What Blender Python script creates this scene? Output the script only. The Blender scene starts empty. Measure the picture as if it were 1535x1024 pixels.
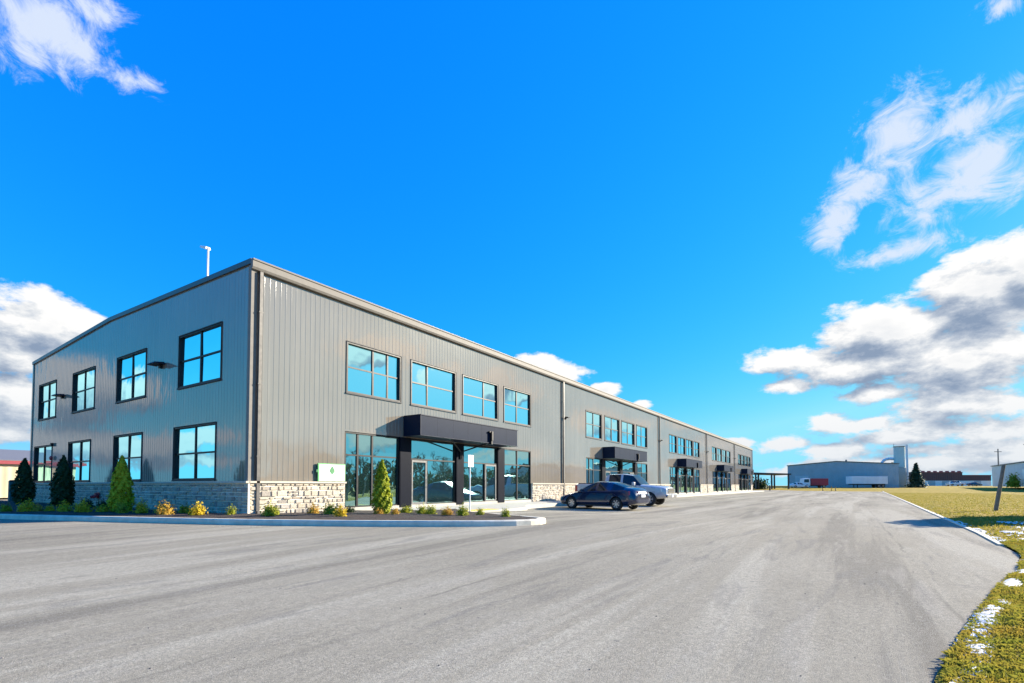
import bpy, bmesh, math, random
import numpy as np
from mathutils import Vector, Matrix

random.seed(7)
RNG = np.random.default_rng(11)
scene = bpy.context.scene
COL = scene.collection
PI = math.pi

# ------------------------------------------------------------------ camera
YAW = math.atan2(.5545, .832)
F0 = Vector((math.cos(YAW), math.sin(YAW), 0)); R0 = Vector((math.sin(YAW), -math.cos(YAW), 0))
CAMLOC = Vector((-8.95, -16.31, 1.25))
cd = bpy.data.cameras.new('camera'); cam = bpy.data.objects.new('camera', cd); COL.objects.link(cam)
cd.sensor_width = 36.0; cd.lens = 757 / 1535 * 36
cd.shift_y = 189.6 / 1535
cd.clip_start = .05; cd.clip_end = 4000
cam.location = CAMLOC
cam.rotation_euler = (math.radians(92.0), 0, YAW - PI / 2)
scene.camera = cam
CAM_RZ = YAW - PI / 2          # far buildings that face the road share this heading

# ------------------------------------------------------------------ light
SUN_DIR = Vector((1.45, -1.0, 0)).normalized()
SUN_EL = math.radians(21)
sd = bpy.data.lights.new('sun', 'SUN'); so = bpy.data.objects.new('sun', sd); COL.objects.link(so)
sd.energy = 5.0; sd.angle = math.radians(.5); sd.color = (1.0, .90, .74)
sv = Vector((SUN_DIR.x * math.cos(SUN_EL), SUN_DIR.y * math.cos(SUN_EL), math.sin(SUN_EL)))
so.rotation_euler = sv.to_track_quat('Z', 'Y').to_euler()
so.location = sv * 50
scene.view_settings.view_transform = 'Standard'
scene.view_settings.look = 'None'
scene.view_settings.exposure = 1.5
scene.view_settings.gamma = 1.0

# ------------------------------------------------------------------ node helpers
class NT:
    def __init__(s, tree): s.t = tree; s.n = tree.nodes; s.l = tree.links
    def node(s, typ, **kw):
        n = s.n.new(typ)
        for k, v in kw.items(): setattr(n, k, v)
        return n
    def link(s, a, b): s.l.new(a, b)
    def put(s, sock, v):
        if isinstance(v, bpy.types.NodeSocket): s.l.new(v, sock)
        elif v is not None: sock.default_value = v
    def math(s, op, a, b=None, c=None, clamp=False):
        n = s.n.new('ShaderNodeMath'); n.operation = op; n.use_clamp = clamp
        for i, v in enumerate((a, b, c)): s.put(n.inputs[i], v)
        return n.outputs[0]
    def vmath(s, op, a, b=None, c=None):
        n = s.n.new('ShaderNodeVectorMath'); n.operation = op
        for i, v in enumerate((a, b, c)):
            if v is not None: s.put(n.inputs[i], v)
        return n.outputs['Value'] if op in ('LENGTH', 'DOT_PRODUCT') else n.outputs[0]
    def noise(s, vec, scale, detail=4, rough=.55, dist=0, out='Fac'):
        n = s.n.new('ShaderNodeTexNoise'); s.put(n.inputs['Vector'], vec)
        n.inputs['Scale'].default_value = scale; n.inputs['Detail'].default_value = detail
        n.inputs['Roughness'].default_value = rough; n.inputs['Distortion'].default_value = dist
        return n.outputs[out]
    def ramp(s, fac, stops, interp='LINEAR'):
        n = s.n.new('ShaderNodeValToRGB'); n.color_ramp.interpolation = interp
        e = n.color_ramp.elements
        while len(e) < len(stops): e.new(.5)
        for i, (p, c) in enumerate(stops):
            e[i].position = p; e[i].color = (*c, 1) if len(c) == 3 else c
        s.put(n.inputs[0], fac); return n.outputs[0]
    def mix(s, fac, a, b, blend='MIX'):
        n = s.n.new('ShaderNodeMix'); n.data_type = 'RGBA'; n.blend_type = blend
        s.put(n.inputs[0], fac)
        for i, v in ((6, a), (7, b)):
            if isinstance(v, tuple) and len(v) == 3: v = (*v, 1)
            s.put(n.inputs[i], v)
        return n.outputs[2]
    def mapr(s, v, a, b, c=0, d=1, smooth=False):
        n = s.n.new('ShaderNodeMapRange'); n.interpolation_type = 'SMOOTHSTEP' if smooth else 'LINEAR'
        s.put(n.inputs[0], v)
        for i, x in enumerate((a, b, c, d)): n.inputs[i + 1].default_value = x
        return n.outputs[0]
    def bump(s, h, strength, dist=.02, normal=None):
        n = s.n.new('ShaderNodeBump'); n.inputs['Strength'].default_value = strength; n.inputs['Distance'].default_value = dist
        s.put(n.inputs['Height'], h)
        if normal is not None: s.link(normal, n.inputs['Normal'])
        return n.outputs[0]
    def pos(s): return s.n.new('ShaderNodeNewGeometry').outputs['Position']
    def obj(s): return s.n.new('ShaderNodeTexCoord').outputs['Object']

def new_mat(name):
    m = bpy.data.materials.new(name); m.use_nodes = True
    return m, NT(m.node_tree), m.node_tree.nodes['Principled BSDF']

def simple(name, col, rough=.5, metal=0.0, spec=.5, var=.12, scale=6, bump=0, coat=0, emis=None, rvar=.06):
    m, t, b = new_mat(name)
    v = t.noise(t.obj(), scale, 5, .6)
    c = t.mix(t.mapr(v, .3, .7), tuple(x * (1 - var) for x in col), tuple(min(1, x * (1 + var)) for x in col))
    t.link(c, b.inputs['Base Color'])
    t.link(t.mapr(v, .3, .7, max(.02, rough - rvar), min(1, rough + rvar)), b.inputs['Roughness'])
    b.inputs['Metallic'].default_value = metal; b.inputs['Specular IOR Level'].default_value = spec
    b.inputs['Coat Weight'].default_value = coat; b.inputs['Coat Roughness'].default_value = .05
    if bump:
        t.link(t.bump(t.noise(t.obj(), scale * 12, 4), bump, .01), b.inputs['Normal'])
    if emis:
        b.inputs['Emission Color'].default_value = (*emis[0], 1); b.inputs['Emission Strength'].default_value = emis[1]
    return m

# ------------------------------------------------------------------ world
CUM = [(1.338, 0.226, 0.075, 0.05, 0.9), (1.371, 0.19, 0.055, 0.04, 0.8), (1.366, 0.12, 0.047, 0.042, 0.8), (1.375, 0.073, 0.04, 0.019, 0.7), (0.55, 0.238, 0.056, 0.019, 0.66), (0.479, 0.219, 0.053, 0.02, 0.7), (0.407, 0.185, 0.036, 0.013, 0.7), (0.335, 0.155, 0.025, 0.01, 0.7), (0.168, 0.076, 0.035, 0.014, 0.8), (0.101, 0.218, 0.064, 0.029, 0.8), (0.086, 0.174, 0.046, 0.016, 0.7), (-0.056, 0.239, 0.103, 0.059, 1), (-0.029, 0.196, 0.124, 0.038, 0.9), (-0.167, 0.274, 0.078, 0.068, 1.1), (-0.143, 0.184, 0.119, 0.058, 1), (-0.212, 0.297, 0.059, 0.052, 1), (-0.037, 0.148, 0.044, 0.019, 0.6), (-0.14, 0.118, 0.11, 0.028, 0.62), (0.009, 0.097, 0.06, 0.014, 0.6), (-0.12, 0.082, 0.15, 0.018, 0.55), (0.02, 0.058, 0.09, 0.013, 0.55), (-0.052, 0.034, 0.223, 0.016, 0.6), (-0.19, 0.050, 0.09, 0.014, 0.6), (-0.86, 0.256, 0.062, 0.030, .9), (-0.79, 0.25, 0.045, 0.026, .8), (-0.714, 0.226, 0.036, 0.015, .8), (-0.625, 0.205, 0.036, 0.026, .9), (-0.575, 0.18, 0.046, 0.022, .95), (-0.42, 0.125, 0.052, 0.026, 0.9), (-0.376, 0.113, 0.051, 0.018, 0.8), (-0.637, 0.061, 0.053, 0.018, 0.7), (-0.578, 0.063, 0.053, 0.016, 0.8), (-0.856, 0.08, 0.049, 0.025, 0.5), (1.817, 0.135, 0.044, 0.048, 1), (1.859, 0.14, 0.039, 0.06, 0.9), (1.912, 0.146, 0.034, 0.031, 0.9), (1.83, 0.067, 0.09, 0.03, 0.7), (1.909, 0.061, 0.102, 0.027, 0.9), (1.999, 0.082, 0.067, 0.02, 0.8), (1.99, 0.042, 0.085, 0.02, 0.7)]
WIS = [(1.333, 0.596, 0.07, 0.043, 0.8), (1.368, 0.56, 0.055, 0.035, 0.5), (1.288, 0.636, 0.048, 0.021, 0.6), (1.249, 0.577, 0.047, 0.017, 0.55), (0.012, 0.417, 0.043, 0.036, 0.8), (-0.026, 0.463, 0.045, 0.036, 0.7), (-0.08, 0.511, 0.063, 0.051, 0.8), (-0.151, 0.502, 0.082, 0.031, 0.7), (-0.174, 0.432, 0.067, 0.053, 0.9), (-0.11, 0.416, 0.063, 0.035, 0.5), (-0.071, 0.355, 0.071, 0.023, 0.8), (-0.198, 0.606, 0.034, 0.017, 0.5)]

_pr = random.Random(23)
PUFFS = [(_pr.uniform(-.27, .10), e_, _pr.uniform(.025, .055) * (1.7 - e_ * 6), _pr.uniform(.008, .013) + e_ * .05, _pr.uniform(.6, .85)) for e_ in (.025, .03, .04, .045, .055, .06, .07, .08, .088, .1, .11, .118, .13, .052, .036, .074)]
def density_group(name, blobs, nscale, stretch, amp, floor, rough, dist):
    g = bpy.data.node_groups.new(name, 'ShaderNodeTree')
    g.interface.new_socket('Vector', in_out='INPUT', socket_type='NodeSocketVector')
    g.interface.new_socket('Density', in_out='OUTPUT', socket_type='NodeSocketFloat')
    t = NT(g); gi = t.node('NodeGroupInput'); go = t.node('NodeGroupOutput')
    v = gi.outputs[0]
    acc = None
    for (a, e, sa, se, w) in blobs:
        # elongated cloud bank: distance to its centre in units of its own half size
        q = t.vmath('MULTIPLY_ADD', v, (1 / sa, 1 / se, 0), (-a / sa, -e / se, 0))
        d = t.math('MULTIPLY_ADD', t.vmath('LENGTH', q), -w * .8, w * .8)
        acc = d if acc is None else t.math('SMOOTH_MAX', acc, d, .25)
    acc = t.math('MAXIMUM', acc, floor)
    n1 = t.noise(t.vmath('MULTIPLY', v, stretch), nscale, 9, rough, dist)
    n2 = t.noise(t.vmath('MULTIPLY', v, stretch), nscale * .32, 3, .5, .3)
    n = t.math('ADD', t.math('MULTIPLY', t.math('SUBTRACT', n1, .5), amp), t.math('MULTIPLY', t.math('SUBTRACT', n2, .5), amp * .5))
    t.link(t.math('ADD', acc, n), go.inputs[0])
    return g

w = bpy.data.worlds.new('World'); scene.world = w; w.use_nodes = True
t = NT(w.node_tree); bg = w.node_tree.nodes['Background']
sky = t.node('ShaderNodeTexSky', sky_type='NISHITA'); sky.sun_disc = False
sky.sun_elevation = SUN_EL; sky.sun_rotation = PI / 2 - math.atan2(SUN_DIR.y, SUN_DIR.x)
sky.air_density = 1.0; sky.dust_density = .3; sky.ozone_density = 3.0; sky.altitude = 200
# deepen the clear blue: one curve per channel on the sky's own colours
sc_ = t.node('ShaderNodeSeparateColor'); t.link(sky.outputs[0], sc_.inputs[0])
cc_ = t.node('ShaderNodeCombineColor')
SKY_CURVE = ((.0286, 2.39), (.80, .68), (3.3, .15))
for i_, (k_, n_) in enumerate(SKY_CURVE):
    t.link(t.math('MINIMUM', t.math('MULTIPLY', t.math('POWER', sc_.outputs[i_], n_), k_), (9.0, 2.9, 3.9)[i_]), cc_.inputs[i_])
t.link(t.math('MINIMUM', cc_.inputs[0].links[0].from_socket, t.math('MULTIPLY', cc_.inputs[1].links[0].from_socket, .37)), cc_.inputs[0])
skyc = cc_.outputs[0]
dirv = t.node('ShaderNodeTexCoord').outputs['Generated']
sep = t.node('ShaderNodeSeparateXYZ'); t.link(t.vmath('NORMALIZE', dirv), sep.inputs[0])
az = t.math('ARCTAN2', sep.outputs[1], sep.outputs[0]); el = t.math('ARCSINE', sep.outputs[2])
def vec(x, y, z=0.0):
    c = t.node('ShaderNodeCombineXYZ'); t.put(c.inputs[0], x); t.put(c.inputs[1], y); t.put(c.inputs[2], z); return c.outputs[0]
v0 = vec(az, el); v1 = vec(t.math('ADD', az, -.012), t.math('ADD', el, .026))
gc = density_group('cumulus_density', CUM + PUFFS, 14.0, (1, 1.9, 1), 1.3, -.8, .64, .12)
gw = density_group('wisp_density', WIS, 17.0, (1, 1.25, 1), 1.75, -.9, .70, .7)
def use(g, v):
    n = t.node('ShaderNodeGroup'); n.node_tree = g; t.link(v, n.inputs[0]); return n.outputs[0]
d0 = use(gc, v0); d1 = use(gc, v1); dw = use(gw, v0)
cov = t.mapr(d0, -.04, .22, 0, 1, True)
lit = t.math('ADD', t.math('MULTIPLY', t.math('SUBTRACT', d0, d1), 1.5), .64, clamp=True)
thick = t.mapr(d0, .1, .9, 0, .30)
lit = t.math('SUBTRACT', lit, thick, clamp=True)
ccol = t.ramp(lit, [(0, (.95, 1.25, 1.75)), (.3, (1.6, 1.85, 2.25)), (.6, (2.65, 2.78, 2.95)), (.85, (3.6, 3.58, 3.55))])
ccol = t.mix(t.mapr(el, .16, .02, 0, .42), ccol, (1.75, 2.15, 2.6))
wcov = t.math('MULTIPLY', t.mapr(dw, -.06, .5, 0, 1, True), .92)
c1 = t.mix(wcov, skyc, (2.7, 3.0, 3.5))
c2 = t.mix(cov, c1, ccol)
t.link(c2, bg.inputs['Color']); bg.inputs['Strength'].default_value = .1

# ------------------------------------------------------------------ mesh builder
class MB:
    def __init__(s): s.v = []; s.f = []; s.m = []
    def add(s, verts, faces, mi=0):
        o = len(s.v); s.v += [tuple(p) for p in verts]
        s.f += [tuple(i + o for i in f) for f in faces]; s.m += [mi] * len(faces)
    def quad(s, a, b, c, d, mi=0): s.add((a, b, c, d), ((0, 1, 2, 3),), mi)
    def box(s, x0, x1, y0, y1, z0, z1, mi=0):
        s.add([(x, y, z) for x in (x0, x1) for y in (y0, y1) for z in (z0, z1)],
              [(0, 1, 3, 2), (4, 6, 7, 5), (0, 4, 5, 1), (2, 3, 7, 6), (0, 2, 6, 4), (1, 5, 7, 3)], mi)
    def hexa(s, p, mi=0):       # eight points: bottom ring then top ring
        s.add(p, [(3, 2, 1, 0), (4, 5, 6, 7), (0, 1, 5, 4), (1, 2, 6, 5), (2, 3, 7, 6), (3, 0, 4, 7)], mi)
    def tube(s, a, b, r0, r1=None, n=8, mi=0, caps=True):
        r1 = r0 if r1 is None else r1
        a = Vector(a); b = Vector(b); d = (b - a).normalized()
        x = d.orthogonal().normalized(); y = d.cross(x)
        vs = []
        for c, r in ((a, r0), (b, r1)):
            for k in range(n):
                q = 2 * PI * k / n; vs.append(c + x * math.cos(q) * r + y * math.sin(q) * r)
        fs = [(k, (k + 1) % n, n + (k + 1) % n, n + k) for k in range(n)]
        if caps: fs += [tuple(range(n))[::-1], tuple(range(n, 2 * n))]
        s.add(vs, fs, mi)
    def lathe(s, prof, axis='z', n=24, center=(0, 0, 0), mi=0):
        vs = []; m = len(prof)
        for k in range(n):
            q = 2 * PI * k / n
            for r, h in prof:
                p = (r * math.cos(q), r * math.sin(q), h) if axis == 'z' else (r * math.cos(q), h, r * math.sin(q))
                vs.append((p[0] + center[0], p[1] + center[1], p[2] + center[2]))
        fs = []
        for k in range(n):
            for j in range(m - 1):
                a = k * m + j; b = ((k + 1) % n) * m + j
                fs.append((a, b, b + 1, a + 1))
        s.add(vs, fs, mi)
    def poly_prism(s, pts, z0, z1, mi=0):
        n = len(pts)
        z0f = z0 if callable(z0) else (lambda x, y: z0); z1f = z1 if callable(z1) else (lambda x, y: z1)
        vs = [(x, y, z0f(x, y)) for x, y in pts] + [(x, y, z1f(x, y)) for x, y in pts]
        s.add(vs, [tuple(range(n))[::-1], tuple(range(n, 2 * n))] + [(k, (k + 1) % n, n + (k + 1) % n, n + k) for k in range(n)], mi)
    def build(s, name, mat, parent=None, smooth=False, bevel=0):
        me = bpy.data.meshes.new(name); me.from_pydata(s.v, [], s.f)
        mats = mat if isinstance(mat, (list, tuple)) else [mat]
        for m in mats: me.materials.append(m)
        if len(mats) > 1: me.polygons.foreach_set('material_index', s.m)
        if smooth: me.polygons.foreach_set('use_smooth', [True] * len(me.polygons))
        me.update()
        o = bpy.data.objects.new(name, me); COL.objects.link(o)
        if parent: o.parent = parent
        if bevel:
            bm = o.modifiers.new('bevel', 'BEVEL'); bm.width = bevel; bm.segments = 2; bm.limit_method = 'ANGLE'
        return o

def tag(o, label=None, cat=None, group=None, kind=None):
    if label: o['label'] = label
    if cat: o['category'] = cat
    if group: o['group'] = group
    if kind: o['kind'] = kind
    return o
def thing(name, loc, label, cat, rz=0, group=None):
    o = bpy.data.objects.new(name, None); COL.objects.link(o)
    o.location = loc; o.rotation_euler = (0, 0, rz); o.empty_display_size = .3
    return tag(o, label, cat, group)
def struct(o): o['kind'] = 'structure'; return o
def dup(root, loc, rz, label, group=None, swap=None, scale=1):
    r = root.copy(); COL.objects.link(r); r.location = loc; r.rotation_euler = (0, 0, rz); r['label'] = label
    r.scale = (scale,) * 3
    if group: r['group'] = group
    if swap and r.data: remat(r, swap)
    for ch in list(root.children):
        c = ch.copy(); COL.objects.link(c); c.parent = r
        if swap: remat(c, swap)
        for g in ch.children:
            d = g.copy(); COL.objects.link(d); d.parent = c
            if swap: remat(d, swap)
    return r
def remat(o, swap):
    if o.data and any(m in swap for m in o.data.materials):
        o.data = o.data.copy()
        for i, m in enumerate(o.data.materials):
            if m in swap: o.data.materials[i] = swap[m]

# ------------------------------------------------------------------ materials
M = {}
def mat_siding():
    m, t, b = new_mat('ribbed_metal_siding')
    p = t.pos()
    big = t.noise(p, .35, 3, .5); fine = t.noise(t.vmath('MULTIPLY', p, (1, 1, .12)), 5, 4, .6)
    c = t.mix(t.mapr(big, .3, .7), (.190, .166, .136), (.222, .195, .161))
    c = t.mix(t.mapr(fine, .45, .8, 0, .2), c, (.25, .222, .185))
    run = t.noise(t.vmath('MULTIPLY', p, (2.6, 2.6, .06)), 2.0, 5, .65)
    c = t.mix(t.mapr(run, .54, .72, 0, .4), c, (.275, .245, .205))
    c = t.mix(t.mapr(run, .45, .30, 0, .35), c, (.155, .137, .113))
    t.link(c, b.inputs['Base Color'])
    b.inputs['Roughness'].default_value = .8; b.inputs['Specular IOR Level'].default_value = .0
    b.inputs['Coat Weight'].default_value = 1.0; b.inputs['Coat IOR'].default_value = 2.2; b.inputs['Coat Roughness'].default_value = .07
    wav = t.noise(t.vmath('MULTIPLY', p, (1, 1, .55)), 1.6, 2, .5)
    nb = t.bump(wav, .16, .05); t.link(nb, b.inputs['Normal']); t.link(nb, b.inputs['Coat Normal'])
    return m
M['siding'] = mat_siding()
M['trim_light'] = simple('pale_eave_trim', (.20, .185, .165), .6, .0, .15)
M['trim_dark'] = simple('dark_bronze_trim', (.05, .048, .05), .35, .2)
M['downspout'] = simple('bronze_downspout', (.12, .11, .10), .4, .2)
M['frame'] = simple('black_window_frame', (.010, .010, .012), .45, .0, .3)
M['alu'] = simple('brushed_aluminium', (.13, .13, .13), .4, .2)
M['canopy'] = simple('dark_navy_canopy_panel', (.006, .014, .034), .42, .0, .06, var=.06, rvar=.01)
M['pillar'] = simple('dark_pillar_cladding', (.005, .007, .014), .42, .0, .06, var=.1, rvar=.01)
M['roof'] = simple('roof_metal', (.20, .20, .20), .4, .3)
M['concrete'] = simple('pale_concrete', (.42, .395, .34), .85, var=.14, scale=4, bump=.25)
M['kerb'] = simple('concrete_kerb', (.66, .60, .48), .85, var=.18, scale=3, bump=.3)
M['yellow'] = simple('yellow_tactile_plate', (.72, .47, .04), .6, bump=.2)
M['white'] = simple('white_paint', (.78, .78, .76), .4)
M['red'] = simple('red_paint', (.45, .03, .04), .4)
M['green'] = simple('green_paint', (.12, .42, .14), .5)
M['green_dark'] = simple('dark_green_paint', (.03, .20, .06), .5)
M['text_grey'] = simple('grey_print', (.35, .35, .40), .6)
M['blue'] = simple('blue_print', (.10, .16, .36), .5)
M['mulch'] = None

def mat_glass(name, tint, dark, wav=.10, wscale=.7, fmin=.62, fmax=1.0):
    m = bpy.data.materials.new(name); m.use_nodes = True; t = NT(m.node_tree)
    out = m.node_tree.nodes['Material Output']; b = m.node_tree.nodes['Principled BSDF']
    b.inputs['Base Color'].default_value = (*dark, 1); b.inputs['Roughness'].default_value = .25; b.inputs['Specular IOR Level'].default_value = .2
    g = t.node('ShaderNodeBsdfGlossy'); g.inputs['Color'].default_value = (*tint, 1); g.inputs['Roughness'].default_value = .015
    nz = t.noise(t.pos(), wscale, 2, .5)
    t.link(t.bump(nz, wav, .1), g.inputs['Normal'])
    lw = t.node('ShaderNodeFresnel'); lw.inputs[0].default_value = 1.5
    mx = t.node('ShaderNodeMixShader')
    t.link(t.mapr(lw.outputs[0], 0, .5, fmin, fmax), mx.inputs[0])
    t.link(b.outputs[0], mx.inputs[1]); t.link(g.outputs[0], mx.inputs[2]); t.link(mx.outputs[0], out.inputs['Surface'])
    return m
M['glass'] = mat_glass('reflective_blue_glass', (.46, .93, 1.0), (.01, .035, .04), .10, .7, .8)
M['glass_g'] = mat_glass('green_tinted_glass', (.42, .74, .74), (.010, .035, .032))
M['car_glass'] = mat_glass('car_window_glass', (.40, .46, .50), (.006, .007, .009), 0, .7, .05, .45)

def mat_asphalt():
    m, t, b = new_mat('dusty_asphalt')
    p = t.pos()
    track = t.noise(t.vmath('MULTIPLY', p, (.045, .75, 1)), 1.0, 6, .6, .4)
    drift = t.noise(t.vmath('MULTIPLY', p, (.25, 1.5, 1)), 1.1, 6, .62, .6)
    patch = t.noise(p, .22, 4, .6, .5)
    grain = t.noise(p, 55, 3, .7); grit = t.noise(p, 190, 2, .6)
    c = t.mix(t.mapr(patch, .38, .62), (.296, .263, .192), (.352, .316, .236))
    swirl = t.noise(t.vmath('MULTIPLY', p, (.12, .9, 1)), 2.3, 7, .66, .9)
    c = t.mix(t.mapr(track, .50, .60, 0, .85, True), c, (.45, .41, .315))
    c = t.mix(t.mapr(track, .47, .38, 0, .85, True), c, (.182, .162, .122))
    c = t.mix(t.mapr(drift, .55, .66, 0, .5, True), c, (.39, .355, .285))
    c = t.mix(t.mapr(drift, .45, .34, 0, .5, True), c, (.15, .14, .125))
    c = t.mix(t.mapr(swirl, .57, .72, 0, .35, True), c, (.40, .375, .32))
    c = t.mix(t.mapr(swirl, .43, .32, 0, .35, True), c, (.14, .13, .118))
    mid_ = t.noise(p, 16, 4, .7)
    c = t.mix(t.mapr(mid_, .42, .62, 0, .32), c, (.135, .125, .105))
    c = t.mix(t.mapr(mid_, .44, .34, 0, .32), c, (.42, .395, .335))
    c = t.mix(t.mapr(grain, .38, .62, 0, .5), c, (.12, .112, .095))
    c = t.mix(t.mapr(grit, .56, .68, 0, .75), c, (.59, .55, .46))
    c = t.mix(t.mapr(grit, .42, .32, 0, .75), c, (.06, .057, .05))
    sp_ = t.node('ShaderNodeSeparateXYZ'); t.link(p, sp_.inputs[0])
    wob = t.math('MULTIPLY', t.math('SUBTRACT', t.noise(p, .8, 3), .5), .22)
    lane = t.math('ABSOLUTE', t.math('SUBTRACT', t.math('FRACT', t.math('ADD', t.math('DIVIDE', t.math('ADD', sp_.outputs[1], wob), 4.7), .15)), .5))
    c = t.mix(t.math('MULTIPLY', t.mapr(lane, .0075, .002), t.mapr(t.noise(p, .5, 3), .45, .62, 0, .35)), c, (.08, .074, .06))
    oil = t.noise(t.vmath('MULTIPLY', p, (.55, .8, 1)), .9, 4, .55)
    c = t.mix(t.mapr(oil, .69, .76, 0, .4, True), c, (.09, .084, .075))
    stone = t.noise(p, 9, 2, .5)
    c = t.mix(t.mapr(stone, .72, .78, 0, .5), c, (.08, .08, .08))
    t.link(c, b.inputs['Base Color']); b.inputs['Roughness'].default_value = 1.0; b.inputs['Specular IOR Level'].default_value = .08
    h = t.math('ADD', t.math('MULTIPLY', grain, .5), t.math('MULTIPLY', grit, .5))
    n1 = t.bump(h, .55, .012); t.link(t.bump(drift, .25, .05, n1), b.inputs['Normal'])
    return m
M['asphalt'] = mat_asphalt()

def mat_turf():
    m, t, b = new_mat('dry_autumn_turf')
    p = t.pos()
    a = t.noise(t.vmath('MULTIPLY', p, (.35, 1, 1)), .35, 5, .6, .3); s = t.noise(p, 3.0, 5, .65); f = t.noise(p, 38, 3, .7)
    c = t.mix(t.mapr(a, .35, .65), (.38, .255, .04), (.27, .215, .03))
    c = t.mix(t.mapr(s, .42, .68, 0, .75), c, (.50, .33, .05))
    c = t.mix(t.mapr(s, .45, .28, 0, .7), c, (.15, .155, .02))
    c = t.mix(t.mapr(f, .35, .65, 0, .4), c, (.16, .12, .02))
    t.link(c, b.inputs['Base Color']); b.inputs['Roughness'].default_value = .95; b.inputs['Specular IOR Level'].default_value = .1
    t.link(t.bump(t.math('ADD', f, s), .9, .06), b.inputs['Normal'])
    return m
M['turf'] = mat_turf()

def mat_leaf(name, c0, c1, c2, scale=5, trans=.25):
    m, t, b = new_mat(name)
    n = t.noise(t.obj(), scale, 4, .65); n2 = t.noise(t.obj(), scale * 6, 2, .5)
    c = t.mix(t.mapr(n, .35, .65), c0, c1); c = t.mix(t.mapr(n2, .5, .72, 0, .8), c, c2)
    t.link(c, b.inputs['Base Color']); b.inputs['Roughness'].default_value = .65; b.inputs['Specular IOR Level'].default_value = .25
    tr = t.node('ShaderNodeBsdfTranslucent'); t.link(c, tr.inputs[0])
    mx = t.node('ShaderNodeMixShader'); mx.inputs[0].default_value = trans
    t.link(b.outputs[0], mx.inputs[1]); t.link(tr.outputs[0], mx.inputs[2])
    t.link(mx.outputs[0], m.node_tree.nodes['Material Output'].inputs['Surface'])
    return m
M['leaf_lime'] = mat_leaf('lime_cedar_foliage', (.20, .27, .012), (.36, .39, .015), (.48, .42, .02), 6)
M['leaf_bright'] = mat_leaf('bright_golden_cedar_foliage', (.34, .40, .02), (.52, .54, .03), (.66, .58, .04), 6, .3)
M['leaf_dark'] = mat_leaf('dark_cedar_foliage', (.02, .05, .018), (.035, .075, .02), (.08, .10, .025), 6)
M['leaf_gold'] = mat_leaf('gold_shrub_foliage', (.58, .40, .02), (.66, .47, .03), (.40, .38, .03), 9)
M['leaf_green'] = mat_leaf('yellow_green_shrub_foliage', (.22, .27, .02), (.34, .35, .025), (.48, .40, .03), 9)
M['leaf_rust'] = mat_leaf('orange_shrub_foliage', (.60, .30, .04), (.50, .34, .05), (.32, .30, .03), 9)
M['leaf_deep'] = mat_leaf('deep_green_shrub_foliage', (.02, .045, .015), (.04, .07, .02), (.07, .08, .02), 9)
M['spruce'] = mat_leaf('spruce_needles', (.015, .05, .025), (.03, .07, .035), (.05, .09, .05), 1.5, .1)
M['bark'] = simple('grey_brown_bark', (.11, .085, .065), .9, bump=.4)
M['blade'] = mat_leaf('dry_grass_blades', (.38, .275, .045), (.27, .265, .035), (.12, .155, .02), 3.2, .4)

def mat_mulch():
    m, t, b = new_mat('dark_wood_mulch')
    n = t.noise(t.pos(), 22, 4, .7); n2 = t.noise(t.pos(), 3, 3)
    c = t.ramp(n, [(.3, (.012, .009, .008)), (.55, (.05, .034, .026)), (.72, (.12, .075, .05))])
    c = t.mix(t.mapr(n2, .5, .7, 0, .5), c, (.07, .035, .025))
    t.link(c, b.inputs['Base Color']); b.inputs['Roughness'].default_value = .95
    t.link(t.bump(n, 1, .05), b.inputs['Normal']); return m
M['mulch'] = mat_mulch()

def mat_stone():
    m, t, b = new_mat('split_ledge_stone')
    a = t.node('ShaderNodeAttribute'); a.attribute_name = 'stone_colour'
    n = t.noise(t.pos(), 14, 5, .65); n2 = t.noise(t.pos(), 60, 3, .6)
    c = t.mix(t.mapr(n, .3, .7, 0, .5), a.outputs['Color'], (.30, .25, .20), 'MULTIPLY')
    c = t.mix(t.mapr(n, .3, .7, .75, .2), (.4, .36, .3), a.outputs['Color'])
    t.link(c, b.inputs['Base Color']); b.inputs['Roughness'].default_value = .9
    t.link(t.bump(t.math('ADD', n, n2), .7, .03), b.inputs['Normal']); return m
M['stone'] = mat_stone()
M['mortar'] = simple('pale_mortar', (.74, .68, .57), .95, var=.15, bump=.3)
M['stonecap'] = simple('limestone_cap', (.52, .46, .37), .85, var=.12, bump=.2)
M['snow'] = simple('old_snow', (.62, .63, .64), .8, var=.3, scale=12, bump=.4)

# ------------------------------------------------------------------ terrain
KERB = [(-6.6, 30), (-6.3, 20), (-5.9, 13), (-5.35, 9), (-4.62, 5.96), (-3.55, 2.5), (-2.6, -.3), (-1.66, -2.9), (-.6, -5.2), (.35, -6.95), (1.3, -8.3), (2.1, -9.1), (2.85, -9.4), (3.4, -9.25), (3.75, -8.6), (4.25, -7.3), (4.95, -5.7), (5.75, -4.15)]
def smooth01(x): x = max(0, min(1, x)); return x * x * (3 - 2 * x)
def seg_dist(px, py, pts):
    best = 1e9
    for (ax, ay), (bx, by) in zip(pts, pts[1:]):
        dx, dy = bx - ax, by - ay; q = ((px - ax) * dx + (py - ay) * dy) / (dx * dx + dy * dy); q = max(0, min(1, q))
        best = min(best, math.hypot(px - ax - q * dx, py - ay - q * dy))
    return best
def hz(u, v):                       # the lot is crowned towards the planted island
    return .2 * smooth01(1 - seg_dist(u, v, KERB) / 10) + .08 * smooth01(1 - abs(v + 2) / 6) * (1 if u > 5 else 0) * smooth01((u - 12) / 10)
EDGE = [(-60, -14.0), (-14, -15.4), (-8, -16.1), (-4.5, -16.83), (-3.2, -17.12), (-.4, -17.84), (1.5, -18.42), (3.8, -18.9), (8.8, -19.16), (21.7, -19.5), (60, -20.6), (126, -22.4)]
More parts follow.
